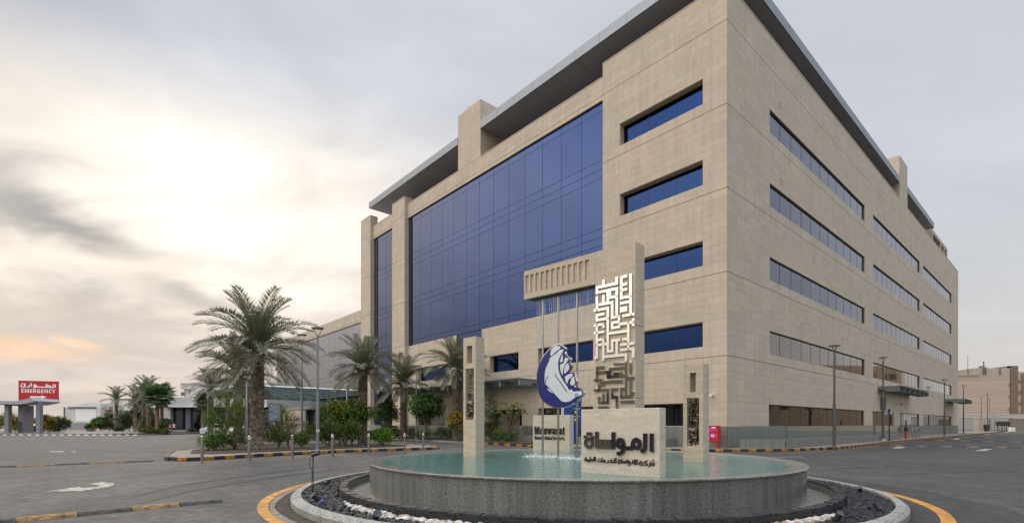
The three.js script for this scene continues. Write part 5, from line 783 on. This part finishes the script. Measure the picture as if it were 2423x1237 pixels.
function palmTrunk(h, r0, r1, seed, coarse = 1) {
  const r = rng(seed), G = [], prof = [[0, 0], [r0 * 1.12, 0]]; for (let i = 1; i <= 12; i++) prof.push([mix(r0, r1, i / 12) * 0.92, h * i / 12]); prof.push([r1 * 1.15, h + 0.25], [0, h + 0.4]);
  G.push(tintG(flat(new THREE.LatheGeometry(prof.map((p) => new THREE.Vector2(...p)), 14)), [0.10, 0.078, 0.058]));
  const rows = Math.round(h / (0.115 * coarse)); // old leaf bases in a spiral
  for (let j = 0; j < rows; j++) { const y = (j + 0.5) / rows * h, rr = mix(r0, r1, y / h), n = Math.max(5, Math.round(9 / coarse)); for (let i = 0; i < n; i++) {
    const a = (i + (j % 2) * 0.5) / n * 2 * Math.PI + (r() - 0.5) * 0.25, w = 2 * Math.PI * rr / n * mix(0.7, 1.05, r()), hh = h / rows * mix(0.8, 1.5, r()), g = new THREE.BoxGeometry(w, hh, 0.10); const q = g.attributes.position; for (let k = 0; k < q.count; k++) { if (q.getY(k) > 0 && q.getZ(k) > 0) { q.setZ(k, q.getZ(k) + 0.035); q.setX(k, q.getX(k) * 0.7); } }
    g.computeVertexNormals(); g.rotateX(0.12 + 0.2 * r()); g.translate(0, y, rr * 0.93); g.rotateY(a); const t = mix(0.7, 1.9, r()) * (y < 0.7 ? 1.2 : 1), lo = y < 0.6 ? 0.05 : 0; G.push(tintG(flat(g), [0.155 * t + lo, 0.122 * t + lo, 0.092 * t + lo])); } }
  for (let i = 0; i < 26; i++) { const a = r() * 6.28, g = new THREE.BoxGeometry(0.09, 0.5, 0.05); g.rotateX(0.35 + 0.4 * r()); g.translate(0, h + 0.02 + 0.45 * (r() - 0.4), r1 + 0.06); g.rotateY(a); const t = mix(0.6, 1.5, r()); G.push(tintG(flat(g), [0.15 * t, 0.095 * t, 0.05 * t])); }
  return mg(G);
}
function crown(t, y, len, sets, seed, spread = 0.06) { // sets: [geometry, how many, vertical offset]
  const r = rng(seed); let a = r() * 6.28;
  for (const [gs, n, dy] of sets) for (let i = 0; i < n; i++) { a += 2.39996 + (r() - 0.5) * 0.3; const m = mesh('frond', gs[i % gs.length], M.leaf, t); m.position.set(Math.cos(a) * spread, y + dy + 0.08 * (r() - 0.5), -Math.sin(a) * spread); m.rotation.set((r() - 0.5) * 0.25, a, (r() - 0.5) * 0.16); m.scale.setScalar(mix(0.86, 1.1, r())); }
}
const DATE = [0.155, 0.172, 0.098], DATE2 = [0.14, 0.158, 0.09];
const fr = (len, col, s) => ({ up: [1, 2].map((i) => frondGeo(s + i, len, 76, 50, col)), mid: [3, 4, 5].map((i) => frondGeo(s + i, len * 1.04, 50, 72, col)), low: [6, 7, 8].map((i) => frondGeo(s + i, len, 18, 64, col)), hang: [9, 10].map((i) => frondGeo(s + i, len * 0.92, -16, 46, [col[0] * 1.15, col[1] * 0.98, col[2]])) });
const frA = fr(3.15, DATE, 100), frB = fr(2.9, DATE2, 200);
function datePalm(label, px, d, base, yTrunk, w, len, k, seed, lean = 0, counts = [13, 21, 23, 16]) {
  const h = lampHt(yTrunk, d) - base, t = thing('date_palm', label, 'palm tree', atD(px, d, base), seed * 1.3, 'date palms'); const q = seed % 2 ? frA : frB, b = seed % 2 ? 3.15 : 2.9;
  mesh('trunk', palmTrunk(h, w / 2, w / 2 * 0.88, seed, k), M.bark, t); const c = new THREE.Group(); c.name = 'crown'; t.add(c);
  crown(c, h + 0.1, len, [[q.up, counts[0], 0.25], [q.mid, counts[1], 0.12], [q.low, counts[2], 0], [q.hang, counts[3], -0.12]], seed * 7); c.scale.setScalar(len / b); c.position.y = h * (1 - len / b); t.rotation.z = lean; return t;
}
datePalm('largest date palm with thick scarred trunk, at the front of the island', 607, 26.2, 0.15, 832, 0.58, 3.15, 1, 1, -0.01);
datePalm('date palm half hidden behind the largest palm, with drooping grey fronds', 562, 37, 0.15, 893, 0.55, 2.95, 1.2, 2, 0.01);
datePalm('date palm rising behind the yellow flowering bush on the island', 857, 32.2, 0.15, 880, 0.50, 2.45, 1, 3, 0.012);
datePalm('middle date palm in the bed before the glazed front, with low hanging fronds', 954, 46.5, 0.2, 914, 0.5, 3.05, 1.2, 4, 0, [11, 19, 22, 18]);
datePalm('date palm in the bed just behind the tall pierced stone pillar', 1078, 42, 0.2, 880, 0.46, 2.9, 1.2, 5, 0.0);
datePalm('slender date palm far behind the largest palm, crown hidden in its fronds', 496, 62, 0.1, 920, 0.5, 2.8, 1.6, 6, 0, [8, 10, 10, 6]);
datePalm('date palm standing alone beside the white hall across the road', 274, 104, 0.1, 950, 0.55, 3.3, 2, 8, 0, [9, 11, 10, 4]);
datePalm('date palm at the far end of the row of palms along the road', 318, 96, 0.1, 950, 0.5, 3.2, 2, 10, 0, [8, 10, 10, 6]);
datePalm('date palm in the row of palms, behind the fan palms', 338, 90, 0.1, 935, 0.5, 3.1, 2, 12, 0, [8, 10, 10, 6]);
datePalm('tall date palm in the row of palms, crown just above the fan palms', 350, 84, 0.1, 928, 0.5, 3.0, 2, 14, 0, [8, 10, 10, 6]);
// fan palms
function fanGeo(seed, R, col) { const r = rng(seed), P = [], N = [], C = [], o = new THREE.Vector3(0.9, 0, 0), n = 26; for (let i = 0; i < n; i++) { const a = mix(-2.3, 2.3, i / (n - 1)), dir = new THREE.Vector3(Math.cos(a), -0.12 - 0.2 * Math.abs(a) / 2.3 * r(), Math.sin(a)).normalize(), side = new THREE.Vector3(-Math.sin(a), (i % 2 ? 0.35 : -0.35), Math.cos(a)).normalize(), k = mix(0.8, 1.25, r()); bladeGeo(P, N, C, o, dir, side, R * mix(0.85, 1.05, r()) * (1 - 0.18 * Math.abs(a) / 2.3), 0.17, [col[0] * k, col[1] * k, col[2] * k]); } const s = tintG(flat(tube([[0, -0.1, 0], [0.5, 0.02, 0], [0.9, 0, 0]], 0.02, 6, 4)), [0.2, 0.15, 0.07]); s.setAttribute('uv', new THREE.Float32BufferAttribute(new Float32Array(s.attributes.position.count * 2), 2)); return mergeGeometries([leafMesh(P, N, C), s]); }
const fans = [1, 2, 3].map((i) => fanGeo(300 + i, 1.1, [0.07, 0.135, 0.035])), fansD = [4, 5].map((i) => fanGeo(300 + i, 1.0, [0.14, 0.12, 0.055]));
function fanPalm(label, px, d, yT, w, k, seed) { const base = 0.1, h = lampHt(yT, d) - base, t = thing('fan_palm', label, 'palm tree', atD(px, d, base), seed, 'fan palms'); const r = rng(seed); mesh('trunk', [tintG(flat(new THREE.LatheGeometry([[0, 0], [w * 0.7, 0], [w * 0.5, 1], [w * 0.46, h], [w * 0.75, h + 0.3], [0, h + 0.6]].map((p) => new THREE.Vector2(...p)), 12)), [0.22, 0.14, 0.085])], M.bark, t); const c = new THREE.Group(); c.name = 'crown'; t.add(c); let a = 0; for (let i = 0; i < 46; i++) { a += 2.4; const up = mix(1.25, -0.75, i / 45), m = mesh('fan_leaf', i > 38 ? fansD[i % 2] : fans[i % 3], M.leaf, c); m.position.set(0, h + 0.3 + 0.2 * up, 0); m.rotation.set(0, a, up + 0.2 * (r() - 0.5), 'YXZ'); m.scale.setScalar(k * mix(0.85, 1.1, r())); } }
fanPalm('leafy fan palm with orange brown trunk on the grass tip across the road', 371, 77, 946, 0.55, 1.25, 3);
fanPalm('fan palm standing close behind the other one on the grass tip', 381.5, 80, 938, 0.55, 1.15, 5);
fanPalm('low fan palm with few leaves before the blue shop front of the villa', 479, 66, 957, 0.42, 0.72, 7);

// ---------------------------------------------------------------- shrubs and small trees
// leaves scattered in clumps through a crown; pts: clump centres and radii
function foliage(seed, clumps, per, size, col, o = {}) {
  const r = rng(seed), P = [], N = [], C = [], g3 = () => (r() + r() + r() - 1.5) / 1.5, up = o.up ?? 0.5, asp = o.aspect ?? 0.45;
  for (const [cx, cy, cz, R] of clumps) {
    const ct = mix(1.0, 1.9, r()), n = Math.round(per * mix(0.7, 1.3, r()));
    for (let i = 0; i < n; i++) {
      const v = new THREE.Vector3(g3(), g3(), g3()); const q = new THREE.Vector3(cx + v.x * R, cy + v.y * R * (o.flat ?? 0.85), cz + v.z * R); if (q.y < 0.02) continue;
      const dir = v.clone().normalize().multiplyScalar(0.9).add(new THREE.Vector3((r() - 0.5), (r() - 0.5) + up, (r() - 0.5))).normalize(), side = new THREE.Vector3(r() - 0.5, r() - 0.5, r() - 0.5).cross(dir).normalize();
      const k = ct * mix(0.75, 1.3, r()), w = (r() - 0.5) * 0.3, s = size * mix(0.6, 1.3, r()), fl = o.flower && v.y > -0.2 && r() < o.flower ? 1 : 0, c = fl ? o.fcol : [col[0] * k * (1 + w) * 1.5, col[1] * k * 1.6, col[2] * k * (1 - w) * 0.7];
      bladeGeo(P, N, C, q, dir, side, fl ? s * 1.0 : s, fl ? s * 0.9 : s * asp, c);
    }
  }
  return leafMesh(P, N, C);
}
function clumpsIn(seed, n, w, h0, h1, dep, R, shape = 'ball') { const r = rng(seed), out = []; while (out.length < n) { const x = r() * 2 - 1, y = r() * 2 - 1, z = r() * 2 - 1; if (shape === 'ball' && x * x + y * y + z * z > 1) continue; if (shape === 'cone' && Math.hypot(x, z) > 0.25 + 0.75 * (1 - (y + 1) / 2)) continue; if (shape === 'box' && Math.hypot(x, z) > 1.1) continue; out.push([x * w / 2, mix(h0, h1, (y + 1) / 2), z * dep / 2, R * mix(0.7, 1.3, r())]); } return out; }
function shrub(label, pos, o, name = 'shrub', cat = 'shrub') {
  const t = thing(name, label, cat, pos, o.turn ?? o.seed, o.group), cl = clumpsIn(o.seed, o.n, o.w, o.h0 ?? 0.15, o.h, o.dep ?? o.w, o.R ?? o.w * 0.16, o.shape);
  mesh('foliage', foliage(o.seed + 1, cl, o.per, o.leaf, o.col, o), M.leaf, t);
  const r = rng(o.seed + 5), st = []; const ns = Math.min(cl.length, o.stems ?? 7); for (let i = 0; i < ns; i++) { const c = cl[i * Math.floor(cl.length / ns)], b = (r() - 0.5) * 0.12; st.push(tube([[b, -0.05, b], [c[0] * 0.25 + b, c[1] * 0.4, c[2] * 0.25], [c[0] * 0.6, c[1] * 0.75, c[2] * 0.6], [c[0], c[1], c[2]]], o.sr ?? 0.018, 7, 5)); }
  mesh('stem', st, M.twig, t); if (o.trunk) mesh('trunk', tube([[0, -0.05, 0], [0.03, o.trunk / 2, 0.02], [0, o.trunk, 0]], 0.07, 6, 8), M.twig, t); return t;
}
const G1 = [0.055, 0.105, 0.028], G2 = [0.045, 0.075, 0.03], OL = [0.085, 0.085, 0.045], BR = [0.095, 0.165, 0.028], YF = [0.75, 0.42, 0.02];
const A = atD, hT = (y, d, b = 0.15) => lampHt(y, d) - b;
shrub('bright green low shrub at the left tip of the island, behind the first bollard', A(505, 25.5, 0.15), { seed: 11, n: 70, w: 1.85, h: 0.8, h0: 0.12, dep: 1.1, R: 0.26, per: 60, leaf: 0.09, col: [0.06, 0.125, 0.03] });
shrub('tall feathery yellow green shrub behind the low shrub of the island tip', A(527, 30, 0.15), { seed: 12, n: 80, w: 2.1, h: 3.2, h0: 0.4, R: 0.38, per: 100, leaf: 0.1, col: [0.10, 0.125, 0.04], stems: 14, up: 0.9, aspect: 0.3 });
shrub('dull brown green shrub at the foot of the largest palm', A(556, 26.5, 0.15), { seed: 13, n: 45, w: 1.5, h: 1.05, R: 0.26, per: 55, leaf: 0.075, col: [0.075, 0.075, 0.04], stems: 14 });
shrub('tall slim shrub climbing before the half hidden palm trunk', A(580, 33, 0.15), { seed: 14, n: 60, w: 1.4, h: 3.3, h0: 0.3, R: 0.32, per: 90, leaf: 0.085, col: [0.085, 0.11, 0.04], stems: 12, up: 0.9 });
shrub('small cycad like shrub on a short dark trunk between two bollards', A(659, 27.6, 0.15), { seed: 15, n: 26, w: 1.05, h: 0.85, h0: 0.45, R: 0.24, per: 60, leaf: 0.11, col: G1, trunk: 0.45, aspect: 0.2 });
shrub('rounded fresh green shrub between the cycad and the tall lamp post', A(713, 28.3, 0.15), { seed: 16, n: 34, w: 0.85, h: 0.92, R: 0.2, per: 60, leaf: 0.075, col: [0.075, 0.115, 0.04] });
shrub('long brownish olive hedge across the back of the island', A(690, 34.5, 0.15), { seed: 17, n: 130, w: 4.4, h: 1.45, dep: 1.3, R: 0.34, per: 70, leaf: 0.085, col: [0.068, 0.07, 0.04], shape: 'box', turn: 0.3 }, 'hedge', 'hedge');
shrub('dark clipped hedge behind the thin sapling, before the directory board', A(640, 38, 0.15), { seed: 18, n: 90, w: 3.0, h: 1.35, dep: 1.2, R: 0.32, per: 60, leaf: 0.08, col: G2, shape: 'box', turn: 0.2 }, 'hedge', 'hedge');
shrub('thin bare sapling with few pale leaves before the directory board', A(681, 29, 0.15), { seed: 19, n: 26, w: 1.6, h: 2.5, h0: 1.1, R: 0.22, per: 9, leaf: 0.075, col: [0.13, 0.14, 0.07], stems: 20, sr: 0.011 }, 'sapling', 'young tree');
shrub('spiky dark green grassy clump beside the tall lamp post', A(775, 29.5, 0.15), { seed: 20, n: 80, w: 2.3, h: 1.35, h0: 0.3, dep: 1.6, R: 0.3, per: 60, leaf: 0.22, col: [0.055, 0.085, 0.03], aspect: 0.1, up: 1.5 }, 'grass_clump', 'ornamental grass');
shrub('wispy tall grass clump with bare stalks under the yellow flowers', A(832, 29.8, 0.15), { seed: 21, n: 70, w: 1.9, h: 1.4, h0: 0.3, dep: 1.2, R: 0.3, per: 45, leaf: 0.24, col: [0.07, 0.095, 0.038], aspect: 0.09, up: 1.6, stems: 24, sr: 0.008 }, 'grass_clump', 'ornamental grass');
shrub('wide bush covered with yellow flowers on the island', A(816, 31.3, 0.15), { seed: 22, n: 120, w: 3.2, h: 2.75, h0: 1.35, dep: 2.2, R: 0.36, per: 70, leaf: 0.115, col: [0.05, 0.115, 0.022], flower: 0.15, fcol: YF, stems: 10 }, 'flowering_bush', 'bush');
shrub('dark leafy mass under the wide yellow flowering bush', A(800, 32.3, 0.15), { seed: 23, n: 70, w: 2.9, h: 1.4, dep: 1.4, R: 0.34, per: 55, leaf: 0.09, col: G2 });
shrub('bright lime green rounded bush behind the middle bollards', A(903, 31.3, 0.15), { seed: 24, n: 85, w: 1.85, h: 1.05, dep: 1.5, R: 0.27, per: 70, leaf: 0.085, col: BR });
// small trees in the bed before the building
shrub('dense round leafy small tree behind the steel bollards, before a dark window', A(1010, 43.5, 0.25), { seed: 31, n: 110, w: 3.5, h: 3.75, h0: 1.7, dep: 2.8, R: 0.42, per: 60, leaf: 0.18, col: [0.04, 0.085, 0.024], stems: 9, sr: 0.04 }, 'small_tree', 'tree');
shrub('dark loose small tree between the two palms by the building pillar', A(912, 47, 0.25), { seed: 32, n: 90, w: 2.7, h: 3.5, h0: 1.2, R: 0.42, per: 50, leaf: 0.17, col: [0.042, 0.07, 0.026], stems: 8, sr: 0.03 }, 'small_tree', 'tree');
shrub('open branched small tree with sparse pale leaves, beside the pierced pillar', A(1204, 38.2, 0.25), { seed: 33, n: 52, w: 2.6, h: 2.95, h0: 1.6, R: 0.24, per: 15, leaf: 0.16, col: [0.12, 0.14, 0.06], stems: 26, sr: 0.024 }, 'small_tree', 'tree');
shrub('dark green upright conifer half hidden by the tall pierced pillar', A(1163, 40.3, 0.25), { seed: 34, n: 120, w: 1.7, h: 3.9, h0: 0.3, R: 0.26, per: 60, leaf: 0.12, col: [0.035, 0.062, 0.028], shape: 'cone', aspect: 0.25 }, 'conifer', 'tree');
shrub('yellow flowered slim bush peeping out beside the tall pierced pillar', A(1079, 39.5, 0.25), { seed: 35, n: 55, w: 1.15, h: 2.35, h0: 0.8, R: 0.26, per: 60, leaf: 0.11, col: [0.11, 0.115, 0.02], flower: 0.35, fcol: YF }, 'flowering_bush', 'bush');
shrub('low clipped dark green hedge at the corner of the planting bed', A(1192, 37.2, 0.22), { seed: 36, n: 80, w: 2.3, h: 0.6, h0: 0.1, dep: 0.9, R: 0.22, per: 60, leaf: 0.075, col: [0.04, 0.085, 0.022], shape: 'box', turn: -0.6 }, 'hedge', 'hedge');
shrub('small yellowish shrub on top of the clipped hedge corner', A(1177, 38, 0.22), { seed: 37, n: 22, w: 0.8, h: 1.1, h0: 0.4, R: 0.2, per: 50, leaf: 0.08, col: [0.13, 0.14, 0.03] });
shrub('round clipped green bush at the foot of the lamp post in the bed', A(974, 45, 0.22), { seed: 38, n: 50, w: 1.2, h: 0.98, R: 0.2, per: 70, leaf: 0.065, col: G2 }, 'round_bush', 'bush');
shrub('larger round clipped bush before the low dark window', A(1044, 42.5, 0.22), { seed: 39, n: 60, w: 1.4, h: 1.05, R: 0.22, per: 70, leaf: 0.065, col: [0.055, 0.082, 0.03] }, 'round_bush', 'bush');
shrub('small leafy bush right beside the larger round bush', A(1064, 42, 0.22), { seed: 40, n: 36, w: 1.0, h: 0.9, R: 0.2, per: 60, leaf: 0.08, col: [0.06, 0.105, 0.025] }, 'round_bush', 'bush');
shrub('small bush with a few red flowers beside the middle palm trunk', A(929, 46, 0.22), { seed: 41, n: 40, w: 1.5, h: 1.15, R: 0.24, per: 55, leaf: 0.09, col: [0.08, 0.11, 0.025], flower: 0.03, fcol: [0.5, 0.05, 0.01] }, 'flowering_bush', 'bush');
shrub('low spreading shrub between the round bush and the leafy small tree', A(1000, 43, 0.22), { seed: 42, n: 36, w: 1.5, h: 0.6, R: 0.22, per: 50, leaf: 0.08, col: G1 });
// across the far road
shrub('yellow flowering hedge between the posts of the gate booth', A(48, 88, 0.1), { seed: 51, n: 60, w: 4.2, h: 3.0, dep: 2, R: 0.6, per: 60, leaf: 0.24, col: [0.16, 0.125, 0.03], flower: 0.2, fcol: [0.5, 0.3, 0.03] }, 'flowering_bush', 'bush');
shrub('yellow leaved large bush just beyond the second booth post', A(112, 88, 0.1), { seed: 52, n: 70, w: 3.2, h: 3.1, dep: 2.4, R: 0.6, per: 65, leaf: 0.24, col: [0.15, 0.115, 0.03], flower: 0.2, fcol: [0.42, 0.26, 0.03] }, 'flowering_bush', 'bush');
shrub('green shrub under the road sign inside the gate booth opening', A(76, 92, 0.1), { seed: 53, n: 50, w: 3.2, h: 2.2, dep: 2, R: 0.6, per: 60, leaf: 0.24, col: [0.08, 0.12, 0.03] });
shrub('dark green rounded shrub before the grey base of the white hall', A(140, 94, 0.1), { seed: 54, n: 70, w: 2.9, h: 2.9, dep: 2.4, R: 0.55, per: 65, leaf: 0.24, col: [0.045, 0.065, 0.032] });
shrub('distant grey green trees behind the gate booth', A(8, 190, 0), { seed: 55, n: 70, w: 26, h: 5, dep: 6, R: 1.8, per: 60, leaf: 0.7, col: [0.075, 0.085, 0.06] }, 'tree_line', 'trees');
shrub('broad leaved green plants beside the concrete planter', A(236, 108, 0), { seed: 56, n: 60, w: 5.2, h: 2.8, h0: 1.0, dep: 2, R: 0.7, per: 60, leaf: 0.36, col: [0.05, 0.095, 0.028] });
{ const t = thing('planter', 'round pale concrete planter with green plant before the white hall', 'planter', A(213, 104, 0)); mesh('bowl', new THREE.LatheGeometry([[0, 0], [0.5, 0], [0.8, 0.35], [0.85, 0.6], [0.75, 0.6], [0.7, 0.5], [0, 0.5]].map((p) => new THREE.Vector2(...p)), 18), M.conc, t); mesh('plant', foliage(560, clumpsIn(561, 30, 1.6, 0.6, 1.5, 1.4, 0.4), 50, 0.26, [0.05, 0.095, 0.028]), M.leaf, t); }
shrub('dark conifer like tree beside the lone palm at the white hall', A(258, 108, 0.1), { seed: 57, n: 60, w: 2.6, h: 5.4, h0: 0.6, R: 0.55, per: 50, leaf: 0.26, col: [0.045, 0.06, 0.035], shape: 'cone' }, 'conifer', 'tree');
shrub('clipped dark bush at the foot of the lone palm', A(279, 100, 0.1), { seed: 58, n: 40, w: 1.9, h: 0.95, R: 0.35, per: 50, leaf: 0.2, col: G2 }, 'round_bush', 'bush');
shrub('large dark green leafy tree at the far end of the palm row', A(305, 100, 0.1), { seed: 59, n: 80, w: 3.4, h: 3.7, h0: 0.5, R: 0.7, per: 60, leaf: 0.28, col: [0.042, 0.06, 0.03] }, 'small_tree', 'tree');
shrub('tall dark ragged tree behind the crowns of the palm row', A(334, 98, 0.1), { seed: 60, n: 80, w: 3.8, h: 7.2, h0: 2.2, R: 0.7, per: 50, leaf: 0.28, col: [0.06, 0.068, 0.04], stems: 6, sr: 0.06 }, 'small_tree', 'tree');
shrub('dark feathery tree between the trunks of the palm row', A(355, 88, 0.1), { seed: 61, n: 80, w: 2.9, h: 4.4, h0: 0.6, R: 0.6, per: 60, leaf: 0.24, col: [0.042, 0.062, 0.035], shape: 'cone' }, 'conifer', 'tree');
shrub('brown grassy shrub at the near edge of the palm row', A(343, 82, 0.1), { seed: 62, n: 40, w: 2.1, h: 1.2, R: 0.4, per: 60, leaf: 0.2, col: [0.10, 0.085, 0.04] });
shrub('low green ground shrub on the grass tip before the fan palms', A(355, 76, 0.1), { seed: 63, n: 50, w: 2.6, h: 0.75, dep: 1.2, R: 0.3, per: 60, leaf: 0.16, col: [0.075, 0.095, 0.03] });
shrub('round bush beside the fan palm trunk on the grass tip', A(391, 78, 0.1), { seed: 64, n: 50, w: 1.9, h: 2.3, R: 0.4, per: 60, leaf: 0.18, col: [0.06, 0.085, 0.03] });
shrub('low green strip of shrubs just past the fan palm trunk', A(391, 75, 0.1), { seed: 65, n: 40, w: 2.2, h: 0.65, dep: 1, R: 0.26, per: 60, leaf: 0.15, col: [0.08, 0.10, 0.03] });
shrub('small round shrub before the shop step of the white villa', A(452, 84, 0.1), { seed: 66, n: 24, w: 1.0, h: 0.85, R: 0.24, per: 50, leaf: 0.14, col: G2 });
shrub('grey green garden tree beside the glass canopy, behind the directory board', A(655, 50, 0.1), { seed: 67, n: 60, w: 2.6, h: 3.4, h0: 1.2, R: 0.5, per: 40, leaf: 0.16, col: [0.085, 0.12, 0.04] }, 'small_tree', 'tree');
{ const t = thing('road_barrier', 'small red and white roadside barrier beside the fan palms', 'barrier', A(405, 78, 0.1), 0.4); mesh('board', box(-0.6, 0.6, 0.9, 1.5, -0.03, 0.03), std(0.45, 0.04, 0.03), t); mesh('stripe', [box(-0.35, -0.1, 0.9, 1.5, 0.031, 0.04), box(0.15, 0.4, 0.9, 1.5, 0.031, 0.04)], M.white, t); for (const s of [-0.55, 0.55]) mesh('leg', bar([s, 0, 0.3], [s, 1.5, 0], 0.05), M.frameGrey, t); }
{ // small lit garden lamps in the hedge by the gate booth
  for (const [px, py, l] of [[69, 989, 'upper glowing garden lamp in the yellow hedge'], [70, 996, 'middle glowing garden lamp in the yellow hedge'], [79, 1005, 'lower glowing garden lamp near the second booth post']]) { const p = A(px, 85, lampHt(py, 85)), t = thing('garden_lamp', l, 'lamp', p); mesh('bulb', new THREE.SphereGeometry(0.11, 10, 8), std(0.9, 0.7, 0.4, { emissive: new THREE.Color(1, 0.72, 0.36), emissiveIntensity: 2.2 }), t); mesh('stake', cyl(0.02, 0.02, p.y - 0.15, 6, 0, -p.y + 0.1, 0), M.darkMetal, t); const pl = new THREE.PointLight(new THREE.Color(1, 0.75, 0.45), 2.0, 8); pl.castShadow = true; pl.position.copy(p); scene.add(pl); }
}
struct('grass_verge', slab([[-59, 74], [-52, 74], [-50, 78], [-56, 92], [-70, 112], [-74, 110], [-62, 86]], 0, 0.13), std(0.07, 0.075, 0.04, { map: soilTex }));

// ---------------------------------------------------------------- the street outside the picture that the glass and the polished letters mirror
function plainBlock(label, pos, turn, w, h, dep, col) { const t = thing('street_block', label, 'building', pos, turn); mesh('wall', uvm(box(-w / 2, w / 2, 0, h, -dep, 0)), std(...col, { map: stoneTex }), t); for (let j = 1; j < Math.floor(h / 4); j++) for (let i = 0; i < Math.floor(w / 6); i++) mesh('window', box(-w / 2 + 2 + i * 6, -w / 2 + 4.5 + i * 6, 1.4 + j * 4, 3.0 + j * 4, 0.01, 0.05), M.glassDark, t); }
{
  plainBlock('long beige block across the street, mirrored in the side street windows', [118, 0, -66], -Math.PI / 2 - 0.25, 84, 17, 20, [0.36, 0.29, 0.22]);
  plainBlock('brown block across the road, mirrored in the polished letters', [-74, 0, 4], Math.PI / 2, 60, 12.5, 20, [0.34, 0.275, 0.205]);
}
scene.traverse((o) => { if (o.isMesh) { o.castShadow = true; o.receiveShadow = true; } });
renderer.render(scene, camera);
